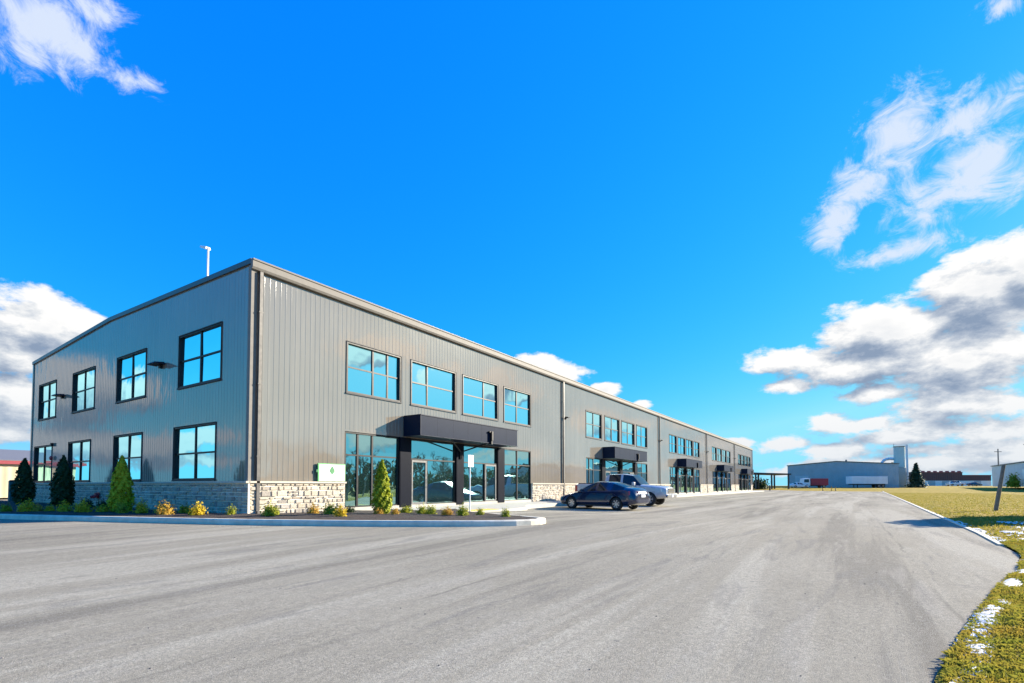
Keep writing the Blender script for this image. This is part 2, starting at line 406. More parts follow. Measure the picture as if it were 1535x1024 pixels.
def edge(u):
    for (a, b), (c, d) in zip(EDGE, EDGE[1:]):
        if a <= u <= c: return b + (d - b) * (u - a) / (c - a)
    return EDGE[0][1] if u < EDGE[0][0] else EDGE[-1][1]
def terr(u, v):
    d = (u - CAMLOC.x) * F0.x + (v - CAMLOC.y) * F0.y
    return .72 * smooth01((d - 98) / 50) + .40 * smooth01((d - 150) / 60)

def grid(name, us, vs, zf, mat, keep=None, smooth=True):
    mb = MB(); nu, nv = len(us), len(vs)
    mb.v = [(u, v, zf(u, v)) for u in us for v in vs]
    for i in range(nu - 1):
        for j in range(nv - 1):
            if keep and not keep((us[i] + us[i + 1]) / 2, (vs[j] + vs[j + 1]) / 2): continue
            mb.f.append((i * nv + j, (i + 1) * nv + j, (i + 1) * nv + j + 1, i * nv + j + 1)); mb.m.append(0)
    return mb.build(name, mat, smooth=smooth)
def lin(a, b, n): return [a + (b - a) * k / (n - 1) for k in range(n)]
gs = [-1500, -700, -300, -150] + lin(-100, 300, 41) + [400, 600, 900, 1400, 2200]
struct(grid('ground', gs, [-1500, -700, -300, -150] + lin(-100, 200, 31) + [300, 500, 900, 1500], lambda u, v: -.12 + terr(u, v) * 1.12, M['turf']))
# asphalt: strips between the kerb side and the lawn edge
us = lin(-60, -12, 13) + lin(-11, 24, 71) + lin(25, 118, 48)
mb = MB(); NV = 60
rows = []
for u in us:
    e = edge(u); top = 60 if u < 0 else 60
    vs_ = [e + .04 + (8 - e) * (k / 39) for k in range(40)] + lin(10, 70, 20)
    rows.append([(u, v, hz(u, v) + terr(u, v)) for v in vs_])
mb.v = [p for r in rows for p in r]
for i in range(len(us) - 1):
    for j in range(NV - 1):
        mb.f.append((i * NV + j, (i + 1) * NV + j, (i + 1) * NV + j + 1, i * NV + j + 1)); mb.m.append(0)
struct(mb.build('asphalt_lot', M['asphalt'], smooth=True))
# lawn right of the lot
def lawn_z(u, v):
    s = min(1, max(0, (edge(u) - v) / .5))
    bump = math.sin(u * 2.3 + v * 1.7) * .012 + math.sin(u * .9 - v * 3.1) * .012
    return terr(u, v) + .012 + .05 * s + bump * s
mb = MB(); us = lin(-12, 12, 97) + lin(12.6, 60, 60) + lin(62, 130, 35)
offs = [0, .06, .12, .2, .3, .45, .6, .8, 1.05, 1.4, 1.9, 2.5, 3.3, 4.3, 5.6, 7.5, 10, 13, 17, 23, 32, 46, 70, 110]
mb.v = [(u, edge(u) - o + .05 * math.sin(u * 5.1) * (o < .2), lawn_z(u, edge(u) - o)) for u in us for o in offs]
n = len(offs)
for i in range(len(us) - 1):
    for j in range(n - 1): mb.f.append((i * n + j, (i + 1) * n + j, (i + 1) * n + j + 1, i * n + j + 1)); mb.m.append(0)
struct(mb.build('lawn', M['turf'], smooth=True))

# grass blades on the lawn
def blades(name, n, ufun, ofun, hgt, wid, mat):
    u = ufun(RNG.random(n)); o = ofun(RNG.random(n))
    e = np.interp(u, [p[0] for p in EDGE], [p[1] for p in EDGE])
    v = e - o + .03
    s = np.clip(o / .5, 0, 1); z = .012 + .05 * s + (np.sin(u * 2.3 + v * 1.7) + np.sin(u * .9 - v * 3.1)) * .012 * s - .005
    d = (u - CAMLOC.x) * F0.x + (v - CAMLOC.y) * F0.y
    q = np.clip((d - 98) / 50, 0, 1); z = z + .72 * q * q * (3 - 2 * q)
    clump = .6 + .8 * (np.sin(u * 3.7 + 1.3 * np.sin(v * 4)) * np.sin(v * 5.1 + u) * .5 + .5)
    a = RNG.random(n) * 2 * PI; lean = .25 + .75 * RNG.random(n); h = hgt * clump * (.5 + RNG.random(n) * .8); b = a + (RNG.random(n) - .5) * 2 + PI / 2
    w_ = wid * (.7 + .6 * RNG.random(n))
    P = np.zeros((n, 4, 3))
    P[:, 0] = np.stack([u - np.cos(a) * w_, v - np.sin(a) * w_, z], 1)
    P[:, 1] = np.stack([u + np.cos(a) * w_, v + np.sin(a) * w_, z], 1)
    m1 = np.stack([u + np.cos(b) * h * lean * .35, v + np.sin(b) * h * lean * .35, z + h * .65], 1)
    P[:, 2] = m1 + np.stack([np.cos(a) * w_ * .6, np.sin(a) * w_ * .6, 0 * a], 1)
    P[:, 3] = np.stack([u + np.cos(b) * h * lean, v + np.sin(b) * h * lean, z + h * (1.1 - lean * .55)], 1)
    me = bpy.data.meshes.new(name); me.vertices.add(n * 4); me.vertices.foreach_set('co', P.ravel())
    idx = (np.arange(n)[:, None] * 4 + np.array([0, 1, 2, 0, 2, 3])[None]).ravel()
    me.loops.add(n * 6); me.loops.foreach_set('vertex_index', idx.astype(np.int32))
    me.polygons.add(n * 2); me.polygons.foreach_set('loop_start', np.arange(0, n * 6, 3, dtype=np.int32))
    me.update(calc_edges=True); me.validate(); me.materials.append(mat)
    ob = bpy.data.objects.new(name, me); COL.objects.link(ob)
    return tag(ob, kind='stuff')
tag(blades('grass', 130000, lambda r: -7 + 13 * r, lambda r: .03 + 2.6 * r ** 1.4, .05, .0026, M['blade']), 'dry straw coloured grass along the asphalt edge', 'grass')
tag(blades('grass', 70000, lambda r: 4 + 90 * r ** 2.0, lambda r: .02 + 13 * r ** 1.1, .06, .009, M['blade']), 'dry golden turf blades out across the wide lawn', 'grass')

# snow lying along the edge of the lot and in the shaded hollow
mb = MB()
def snow_strip(u0, u1, o0, o1, thr, seed, hmax=.045, step=.07):
    nu = int((u1 - u0) / step); no = max(3, int((o1 - o0) / .05))
    def hgt(u, o):
        q = math.sin(u * 1.9 + seed) + math.sin(u * 4.7 + seed * 2 + o * 6) * .7 + math.sin(u * 11.3 + o * 17) * .45 + math.sin(o * 41 - u * 9) * .5 + math.sin(u * 31 + o * 55) * .45
        edgef = min((o - o0), (o1 - o)) / (o1 - o0) * 4
        return min(hmax, (q * .35 + min(1, edgef) - thr) * hmax)
    idx = {}
    for i in range(nu):
        for j in range(no):
            u = u0 + i * step; o = o0 + j * (o1 - o0) / (no - 1)
            if hgt(u + step / 2, o + .02) <= 0: continue
            f = []
            for a, b in ((0, 0), (1, 0), (1, 1), (0, 1)):
                k = (i + a, j + b)
                if k not in idx:
                    uu = u0 + k[0] * step; oo = o0 + k[1] * (o1 - o0) / (no - 1); vv = edge(uu) - oo
                    idx[k] = len(mb.v); mb.v.append((uu, vv, lawn_z(uu, vv) + .012 + max(0, hgt(uu, oo))))
                f.append(idx[k])
            mb.f.append(tuple(f)); mb.m.append(0)
snow_strip(-6.5, -2.0, -.03, .2, .40, .3, .03, .025)
snow_strip(-2.0, 3.5, -.03, .18, .6, 1.3, .03, .03)
snow_strip(3.5, 14, -.05, .16, .85, 2.2, .03)
snow_strip(7, 13.5, .7, 1.9, 1.0, .9, .03, .1)
snow_strip(4.5, 9, .25, .9, 1.0, 3.1, .03, .1)
tag(mb.build('snow', M['snow'], smooth=True), 'thin patches of leftover white snow along the lawn edge', 'snow', kind='stuff')

# lawn edging kerb (narrow concrete strip flush with the asphalt)
mb = MB(); pu = lin(5.5, 124, 110)
for a, b in zip(pu, pu[1:]):
    ea, eb = edge(a), edge(b)
    za, zb = terr(a, ea), terr(b, eb)
    mb.hexa([(a, ea - .02, za - .05), (b, eb - .02, zb - .05), (b, eb + .10, zb - .05), (a, ea + .10, za - .05), (a, ea - .02, za + .035), (b, eb - .02, zb + .035), (b, eb + .10, zb + .03), (a, ea + .10, za + .03)])
struct(mb.build('lawn_kerb', M['kerb']))

# planted island: kerb, mulch
def sweep_kerb(mb, pts, width, top, drop=.3, batter=.03, side=1):
    n = len(pts); ring = []
    for i, (x, y) in enumerate(pts):
        a = Vector(pts[max(0, i - 1)]); b = Vector(pts[min(n - 1, i + 1)]); d = (b - a).normalized(); nr = Vector((-d.y, d.x)) * side
        z = hz(x, y) + terr(x, y); p = Vector((x, y)); q = p + nr * width; f = p + nr * batter; c = p + nr * (batter + .03)
        ring.append([(p.x, p.y, z - drop), (f.x, f.y, z + top - .03), (c.x, c.y, z + top), (q.x, q.y, z + top), (q.x, q.y, z - drop)])
    for i in range(n - 1):
        for j in range(4):
            mb.quad(ring[i][j], ring[i + 1][j], ring[i + 1][j + 1], ring[i][j + 1])
def resample(pts, step):
    out = []
    P = [Vector(p) for p in pts]
    for i in range(len(P) - 1):
        p0, p1, p2, p3 = P[max(0, i - 1)], P[i], P[i + 1], P[min(len(P) - 1, i + 2)]
        k = max(1, int((p2 - p1).length / step))
        for j in range(k):
            s = j / k; out.append(tuple(.5 * ((2 * p1) + (p2 - p0) * s + (2 * p0 - 5 * p1 + 4 * p2 - p3) * s * s + (3 * p1 - p0 - 3 * p2 + p3) * s ** 3)))
    out.append(tuple(P[-1])); return out
KR = resample(KERB, .35)
mb = MB(); sweep_kerb(mb, KR, .2, .15)
struct(mb.build('kerb', M['kerb']))
inner = []
for i, (x, y) in enumerate(KR):
    a = Vector(KR[max(0, i - 1)]); b = Vector(KR[min(len(KR) - 1, i + 1)]); d = (b - a).normalized()
    inner.append((x - d.y * .17, y + d.x * .17))
mb = MB()
cent = [(-.02, 30)] + [(-.02, 20), (-.02, 10), (-.02, 0)]
# mulch: fan of quads from the kerb's inner line towards the building foot
def wall_pt(i):
    x, y = inner[i]
    if y > .3: return (-.05, max(.3, y))
    q = min(1, max(0, (i - i0) / (len(inner) - 1 - i0)))
    return (-.05 + q * 6.2, -.05 if q < .55 else -.05 - (q - .55) / .45 * 3.6)
i0 = next(i for i, p in enumerate(inner) if p[1] <= .3)
K = 9
for i in range(len(inner)):
    x, y = inner[i]; wx, wy = wall_pt(i); z0 = hz(*KR[i]) + .14
    for k in range(K):
        s = k / (K - 1); px, py = x + (wx - x) * s, y + (wy - y) * s
        mb.v.append((px, py, z0 * (1 - s) + .30 * s + .05 * math.sin(PI * s) + .018 * math.sin(px * 7) * math.sin(py * 6)))
for i in range(len(inner) - 1):
    for k in range(K - 1):
        mb.f.append((i * K + k, (i + 1) * K + k, (i + 1) * K + k + 1, i * K + k + 1)); mb.m.append(0)
struct(mb.build('planting_bed', M['mulch'], smooth=True))
def bed_z(u, v):
    # height of the mulch under a plant
    s = min(1, seg_dist(u, v, KERB) / 2.2)
    return .33 + .02 * s

# pavement in front of the units
mb = MB()
walk = [(5.95, -3.98), (9.2, -3.92), (11.6, -3.45), (13.2, -2.35), (14.2, -2.05), (104.5, -2.05)]
wr = resample(walk, .6)
for (a, b), (c, d) in zip(wr, wr[1:]):
    mb.quad((a, b, .235), (c, d, .235), (c, -.02, .262), (a, -.02, .262))
    mb.quad((a, b, .235), (c, d, .235), (c, d - .03, -.2), (a, b - .03, -.2))
mb.quad((5.95, -3.98, .235), (5.95, -.02, .262), (5.95, -.02, -.1), (5.95, -3.98, -.1))
for u in np.arange(15, 104, 3.0):      # control joints as thin raised-dark grooves are left to the material
    pass
struct(mb.build('pavement', M['concrete']))
mb = MB(); mb.box(6.25, 8.7, -3.90, -3.25, .236, .252)
for a in np.arange(6.32, 8.66, .12):
    for b in np.arange(-3.84, -3.28, .12): mb.box(a, a + .035, b, b + .035, .252, .258)
tag(mb.build('tactile_plate', M['yellow']), 'yellow tactile warning strip on the pavement edge by the glass doors', 'tactile strip')

# faded stall lines
def mat_worn():
    m, t, b = new_mat('worn_white_line')
    n = t.noise(t.pos(), 7, 5, .7)
    t.link(t.mix(t.mapr(n, .4, .62), (.33, .32, .30), (.60, .59, .56)), b.inputs['Base Color']); b.inputs['Roughness'].default_value = .85
    return m
M['worn'] = mat_worn()
mb = MB()
for u in [10.9, 13.6, 17.6, 22.6, 25.4, 28.2, 31, 33.8, 36.6, 45, 48, 51, 54, 57]:
    vs_ = lin(-8.4, -4.2, 8)
    for a, b in zip(vs_, vs_[1:]):
        mb.quad((u, a, hz(u, a) + .006), (u + .1, a, hz(u + .1, a) + .006), (u + .1, b, hz(u + .1, b) + .006), (u, b, hz(u, b) + .006))
struct(mb.build('stall_markings', M['worn']))

# loose pebbles on the asphalt
mb = MB()
for _ in range(90):
    d = 1.8 + 16 * random.random() ** 1.6; x = (random.random() * 2 - 1) * d * 1.02
    p = CAMLOC + F0 * d + R0 * x
    if p.y < edge(p.x) + .1 or seg_dist(p.x, p.y, KERB) < .5 or (p.x > -3 and p.y > -3): continue
    r = random.uniform(.004, .010); z = hz(p.x, p.y)
    vs_ = [(p.x + r * random.uniform(.7, 1.2) * math.cos(k * PI / 3), p.y + r * random.uniform(.7, 1.2) * math.sin(k * PI / 3), z - .001) for k in range(6)]
    top = [(p.x + (a - p.x) * .55, p.y + (b - p.y) * .55, z + r * random.uniform(.6, .9)) for a, b, c in vs_]
    mb.add(vs_ + top, [(k, (k + 1) % 6, 6 + (k + 1) % 6, 6 + k) for k in range(6)] + [(6, 7, 8, 9, 10, 11)])
tag(mb.build('gravel', simple('loose_gravel', (.16, .15, .14), .9, var=.5, scale=2)), 'loose gravel bits scattered on the asphalt', 'gravel', kind='stuff')

# ------------------------------------------------------------------ the building
B = thing('industrial_building', (0, 0, 0), 'long two storey grey ribbed metal building with stone base and rows of blue windows', 'building')
FR = lambda a, z, d: (a, -d, z)            # front: along u, depth outwards -v
GB = lambda a, z, d: (-d, a, z)            # gable: along v, depth outwards -u
def pbox(mb, to, a0, a1, z0, z1, d0, d1, mi=0):
    P = [to(a, z, d) for (a, z, d) in ((a0, z0, d0), (a1, z0, d0), (a1, z0, d1), (a0, z0, d1), (a0, z1, d0), (a1, z1, d0), (a1, z1, d1), (a0, z1, d1))]
    mb.hexa(P, mi)
UNITS = [0, 21.7, 42.95, 63.9, 84.4]; LEN = 103.7; GW = 23.5
EAVE = 8.55; FZ = .30
def gtop(v):      # rake line of the gable
    return 8.72 + (8.98 - 8.72) * v / 12.0 if v < 12.0 else 8.98 - (8.98 - 8.48) * (v - 12.0) / (GW - 12.0)
# openings
front_open = []; front_win = []
for k, o in enumerate(UNITS):
    s = 1.0 if k < 2 else .97
    for (a, b) in ((3.82, 6.70), (7.32, 10.44), (10.98, 14.09), (14.68, 17.6)):
        front_win.append((k, o + a * s if k else a, o + b * s if k else b, 4.91, 6.92))
    front_open.append((o + 3.77 * s if k else 3.77, o + 17.64 * s if k else 17.64, FZ - .1, 3.38))
front_open += [(a, b, z0, z1) for _, a, b, z0, z1 in front_win]
gable_win = []
for (a, b) in ((1.88, 5.06), (8.03, 11.04), (13.75, 16.75), (19.36, 22.24)): gable_win.append((a, b, 4.98, 6.98))
for (a, b) in ((2.15, 5.32), (8.25, 11.2), (14.1, 17.1), (19.75, 22.8)): gable_win.append((a, b, 1.47, 3.47))

def cells(a0, a1, z0, z1, ops, step=6):
    A = sorted({a0, a1, *[o[0] for o in ops], *[o[1] for o in ops]}); Z = sorted({z0, z1, *[o[2] for o in ops if o[2] > z0], *[o[3] for o in ops]})
    for i in range(len(A) - 1):
        for j in range(len(Z) - 1):
            ca, cz = (A[i] + A[i + 1]) / 2, (Z[j] + Z[j + 1]) / 2
            if any(o[0] < ca < o[1] and o[2] < cz < o[3] for o in ops): continue
            yield A[i], A[i + 1], Z[j], Z[j + 1]
def reveals(mb, to, ops, dep=.13):
    for a0, a1, z0, z1 in ops:
        for p in (((a0, z0), (a0, z1)), ((a1, z0), (a1, z1)), ((a0, z1), (a1, z1)), ((a0, z0), (a1, z0))):
            (a, z), (b, y) = p; mb.quad(to(a, z, 0), to(b, y, 0), to(b, y, -dep), to(a, z, -dep))
def ribs(mb, to, a0, a1, z0, ztop, ops, step=.2, w0=.046, w1=.036, dep=.0055):
    k = 0; a = a0
    while a < a1:
        segs = [(z0, ztop(a))]
        for o in ops:
            if o[0] - .07 - w0 / 2 < a < o[1] + .07 + w0 / 2:
                ns = []
                for s0, s1 in segs:
                    lo, hi = o[2] - .08, o[3] + .07
                    if hi <= s0 or lo >= s1: ns.append((s0, s1)); continue
                    if lo > s0: ns.append((s0, lo))
                    if hi < s1: ns.append((hi, s1))
                segs = ns
        for s0, s1 in segs:
            if s1 - s0 < .05: continue
            q = [to(a - w0 / 2, s0, 0), to(a - w1 / 2, s0, dep), to(a + w1 / 2, s0, dep), to(a + w0 / 2, s0, 0),
                 to(a - w0 / 2, s1, 0), to(a - w1 / 2, s1, dep), to(a + w1 / 2, s1, dep), to(a + w0 / 2, s1, 0)]
            mb.add(q, [(0, 1, 5, 4), (1, 2, 6, 5), (2, 3, 7, 6), (4, 5, 6, 7), (3, 2, 1, 0)])
        a += step
mb = MB()
for a0, a1, z0, z1 in cells(0, LEN, FZ - .3, EAVE, front_open): mb.quad(FR(a0, z0, 0), FR(a1, z0, 0), FR(a1, z1, 0), FR(a0, z1, 0))
reveals(mb, FR, front_open)
dsp = [.2] + [o for o in UNITS[1:]] + [LEN - .25]
ribs(mb, FR, .42, LEN - .3, 1.40, lambda a: 8.40, front_open)
front_wall = mb.build('front_wall', M['siding'], B)
mb = MB()
for a0, a1, z0, z1 in cells(0, GW, FZ - .3, 8.4, gable_win): mb.quad(GB(a0, z0, 0), GB(a1, z0, 0), GB(a1, z1, 0), GB(a0, z1, 0))
mb.add([GB(0, 8.4, 0), GB(GW, 8.4, 0), GB(GW, gtop(GW), 0), GB(12, gtop(12), 0), GB(0, gtop(0), 0)], [(0, 1, 2, 3, 4)])
reveals(mb, GB, gable_win)
ribs(mb, GB, .25, GW - .1, 1.40, lambda v: gtop(v) - .03, gable_win)
mb.build('gable_wall', M['siding'], B)
mb = MB()
mb.quad((0, GW, 0), (LEN, GW, 0), (LEN, GW, 8.48), (0, GW, 8.48))
mb.build('rear_wall', M['siding'], B)
mb = MB(); mb.add([(LEN, 0, 0), (LEN, GW, 0), (LEN, GW, 8.48), (LEN, 12, 8.98), (LEN, 0, 8.72)], [(0, 1, 2, 3, 4)]); mb.build('far_gable_wall', M['siding'], B)
mb = MB()
for (y0, z0, y1, z1) in ((-.16, 8.72, 12, 9.0), (12, 9.0, GW + .1, 8.50)):
    mb.hexa([(-.04, y0, z0 - .015), (LEN + .05, y0, z0 - .015), (LEN + .05, y1, z1 - .015), (-.04, y1, z1 - .015), (-.04, y0, z0 + .03), (LEN + .05, y0, z0 + .03), (LEN + .05, y1, z1 + .03), (-.04, y1, z1 + .03)])
mb.build('roof', M['roof'], B)
# eave gutter
mb = MB()
prof = [(.035, 8.40), (.13, 8.40), (.17, 8.47), (.17, 8.66), (.20, 8.68), (.20, 8.73), (.035, 8.73)]
n = len(prof)
for a, b in zip(lin(-.07, LEN + .07, 18), lin(-.07, LEN + .07, 18)[1:]):
    vs_ = [(a, -d, z) for d, z in prof] + [(b - .004, -d, z) for d, z in prof]
    mb.add(vs_, [(k, (k + 1) % n, n + (k + 1) % n, n + k) for k in range(n)] + [tuple(range(n))[::-1], tuple(range(n, 2 * n))])
mb.build('gutter', M['trim_light'], B)
# rake trim on the gable
mb = MB()
for y0, y1 in ((-.03, 12), (12, GW + .05)):
    z0, z1 = gtop(max(0, y0)), gtop(min(GW, y1))
    mb.hexa([(-.07, y0, z0 - .13), (.0, y0, z0 - .13), (.0, y1, z1 - .13), (-.07, y1, z1 - .13), (-.07, y0, z0 + .045), (0, y0, z0 + .045), (0, y1, z1 + .045), (-.07, y1, z1 + .045)])
mb.build('rake_trim', simple('dark_blue_grey_trim', (.07, .075, .085), .35, .3), B)
# corner post trim
mb = MB(); mb.box(-.045, .15, -.05, -.003, 1.40, 8.40); mb.box(-.045, -.003, -.003, .12, 1.40, 8.55)
mb.build('corner_trim', M['trim_light'], B)
mb = MB(); mb.box(-.045, -.003, GW - .12, GW + .04, .3, 8.36); mb.build('corner_trim', M['siding'], B)
# downspouts with straps
for k, a in enumerate(dsp):
    mb = MB()
    for (z0, z1) in ((.34, 8.38),):
        mb.box(a, a + .11, -.15, -.05, z0, z1)
    mb.box(a - .01, a + .12, -.24, -.14, .30, .42)
    for z in (2.2, 4.6, 7.0): mb.box(a - .02, a + .13, -.155, -.045, z, z + .04)
    mb.build('downspout', M['downspout'], B)

# windows
def bar(mb, to, a0, a1, z0, z1, d0, d1): pbox(mb, to, a0, a1, z0, z1, d0, d1)
def window(to, a0, a1, z0, z1, mulls, trans, name='window', fw=.06, dep=.09, proud=.012, glass='glass', fm='frame', sill=True):
    mb = MB(); g = dep
    bar(mb, to, a0 + .002, a0 + fw, z0 + .002, z1 - .002, -g - .03, proud); bar(mb, to, a1 - fw, a1 - .002, z0 + .002, z1 - .002, -g - .03, proud)
    bar(mb, to, a0 + fw, a1 - fw, z0 + .002, z0 + fw, -g - .03, proud); bar(mb, to, a0 + fw, a1 - fw, z1 - fw, z1 - .002, -g - .03, proud)
    for m_ in mulls: bar(mb, to, m_ - .04, m_ + .04, z0 + fw, z1 - fw, -g - .03, -g + .035)
    ed = [a0 + fw] + [x for m_ in mulls for x in (m_ - .04, m_ + .04)] + [a1 - fw]
    for q in trans:
        for i in range(0, len(ed), 2): bar(mb, to, ed[i], ed[i + 1], q - .03, q + .03, -g - .03, -g + .03)
    fo = mb.build(name, M[fm], B)
    mb = MB(); zs = [z0 + fw] + [x for q in trans for x in (q - .03, q + .03)] + [z1 - fw]
    for i in range(0, len(ed), 2):
        for j in range(0, len(zs), 2):
            # every pane sits a hair out of true
            j0 = random.uniform(-.010, .010); j1 = random.uniform(-.010, .010); j2 = random.uniform(-.010, .010)
            mb.quad(to(ed[i], zs[j], -g + j0), to(ed[i + 1], zs[j], -g + j1), to(ed[i + 1], zs[j + 1], -g + j2 + j1), to(ed[i], zs[j + 1], -g + j2 + j0))
    mb.build('glass', M[glass], fo)
    if sill:
        mb = MB(); bar(mb, to, a0 - .04, a1 + .04, z0 - .055, z0 - .002, .001, .05)
        bar(mb, to, a0 - .028, a0 - .002, z0, z1 + .03, .001, .030); bar(mb, to, a1 + .002, a1 + .028, z0, z1 + .03, .001, .030); bar(mb, to, a0, a1, z1 + .002, z1 + .03, .001, .036)
        mb.build('trim', M['frame_trim'], fo)
    return fo
M['frame_trim'] = simple('slate_window_trim', (.04, .042, .048), .5, .0, .15)
MULL1 = [[5.19, 5.98], [8.44], [12.82], [16.1]]
for i, (k, a0, a1, z0, z1) in enumerate(front_win):
    mu = MULL1[i] if k == 0 else [(a0 + a1) / 2]
    window(FR, a0, a1, z0, z1, mu, [(z0 + z1) / 2 + .03])
for a0, a1, z0, z1 in gable_win:
    window(GB, a0, a1, z0, z1, [(a0 + a1) / 2], [(z0 + z1) / 2 + (.03 if z0 > 3 else -.02)], fw=.052, dep=.075)

# shop fronts, one per unit
def storefront(k, o, s):
    A = lambda x: o + x * s
    zb, zt, zr = FZ + .10, 3.36, 2.46
    # side glazing left, right
    window(FR, A(3.78), A(6.62), zb, zt, [A(4.43), A(5.18)], [zr], 'side_glazing', .05, .07, 0, 'glass_g', 'frame', False)
    window(FR, A(14.70), A(17.62), zb, zt, [A(16.13)], [zr], 'side_glazing', .05, .07, 0, 'glass_g', 'frame', False)
    for a, b in ((6.63, 7.32), (10.45, 11.03), (14.02, 14.68)):
        mb = MB(); pbox(mb, FR, A(a), A(b), FZ, zt, -.1, .06)
        pbox(mb, FR, A(a) + .04, A(b) - .04, FZ + .08, zt - .02, .06, .068)
        mb.build('entrance_pillar', M['pillar'], B)
    # door bays
    for (a, b, d0, d1) in ((7.33, 10.44, 7.42, 8.36), (11.04, 14.01, 12.93, 13.92)):
        left = d0 < a + .5
        mb = MB()
        bar(mb, FR, A(a), A(b), zt - .06, zt, -.1, 0)
        bar(mb, FR, A(a), A(b), 2.41, 2.47, -.1, .0)
        bar(mb, FR, A(a), A(a) + .06, FZ + .02, zt - .06, -.1, -.005) if True else None
        bar(mb, FR, A(b) - .06, A(b), FZ + .02, zt - .06, -.1, -.005)
        fx = (d1 + .02, b) if left else (a, d0 - .02)
        xm = d1 + .01 if left else d0 - .07
        bar(mb, FR, A(xm), A(xm) + .06, FZ + .02, 2.41, -.1, -.004)
        bar(mb, FR, A(fx[0]) + .06, A(fx[1]) - .06, zb - .04, zb + .05, -.1, -.006)
        fo = mb.build('door_bay', M['frame'], B)
        mb = MB()
        q0, q1 = A(fx[0]) + .06, A(fx[1]) - .06
        mb.quad(FR(q0, zb + .05, -.07), FR(q1, zb + .05, -.071), FR(q1, 2.41, -.069), FR(q0, 2.41, -.07))
        mb.quad(FR(A(a) + .06, 2.47, -.07), FR(A(b) - .06, 2.47, -.0715), FR(A(b) - .06, zt - .06, -.068), FR(A(a) + .06, zt - .06, -.07))
        mb.build('glass', M['glass_g'], fo)
        # door leaf: pale stiles, glass, push bar, dark kick plate
        x0, x1 = A(d0) - .02, A(d1)
        mb = MB(); st = .075
        bar(mb, FR, x0, x0 + st, FZ + .03, 2.40, -.06, .012); bar(mb, FR, x1 - st, x1, FZ + .03, 2.40, -.06, .012)
        bar(mb, FR, x0 + st, x1 - st, 2.31, 2.40, -.06, .012); bar(mb, FR, x0 + st, x1 - st, FZ + .03, FZ + .2, -.06, .012)
        do = mb.build('door', M['alu'], B)
        mb = MB(); mb.quad(FR(x0 + st, FZ + .2, -.03), FR(x1 - st, FZ + .2, -.032), FR(x1 - st, 2.31, -.029), FR(x0 + st, 2.31, -.03)); mb.build('glass', M['glass_g'], do)
        mb = MB(); hx = x1 - st / 2 if left else x0 + st / 2
        mb.tube(FR(hx, 1.15, .07), FR(hx, 1.55, .07), .014); mb.tube(FR(hx, 1.18, .01), FR(hx, 1.18, .07), .01); mb.tube(FR(hx, 1.52, .01), FR(hx, 1.52, .07), .01)
        mb.build('handle', M['alu'], do)
    # concrete foundation lip under the glazing
    mb = MB(); pbox(mb, FR, A(3.80), A(17.6), .1, FZ + .095, -.1, .045); mb.build('foundation', M['concrete'], B)
    # canopy
    c0, c1 = A(6.86), A(14.48)
    mb = MB(); pbox(mb, FR, c0, c1, 3.45, 4.29, .034, 1.05)
    cn = mb.build('canopy', M['canopy'], B, bevel=.012)
    mb = MB()
    for x in lin(c0, c1, 8)[1:-1]: pbox(mb, FR, x - .004, x + .004, 3.47, 4.27, 1.05, 1.054)
    pbox(mb, FR, c0 - .012, c1 + .012, 4.29, 4.33, .034, 1.075); pbox(mb, FR, c0 - .010, c1 + .010, 3.415, 3.45, .034, 1.07)
    pbox(mb, FR, c0 - .006, c0 + .03, 3.45, 4.29, 1.051, 1.058)
    mb.build('canopy_edging', simple('canopy_edge', (.014, .02, .04), .4, .0, .12) if k == 0 else bpy.data.materials['canopy_edge'], cn)
    mb = MB(); x = A(11.95)  # rain scupper and outlet on the canopy front, not a lamp
    mb.box(x - .06, x + .06, -1.20, -1.055, 3.55, 4.02); mb.box(x - .05, x + .05, -1.16, -.95, 3.36, 3.55); mb.box(x - .2, x - .06, -1.16, -1.06, 3.96, 4.02)
    mb.build('canopy_scupper', M['frame'], cn)
    for sgn, x2 in ((-1, 9.25), (1, 12.05)):
        mb = MB(); mb.tube(FR(A(10.74) + sgn * .05, 2.95, .11), FR(A(x2), 3.43, .75), .035); mb.tube(FR(A(10.74) + sgn * .05, 2.6, .11), FR(A(10.74) + sgn * .05, 2.97, .11), .035)
        mb.build('brace', M['frame'], cn)
for k, o in enumerate(UNITS): storefront(k, o, 1.0 if k < 2 else .97)

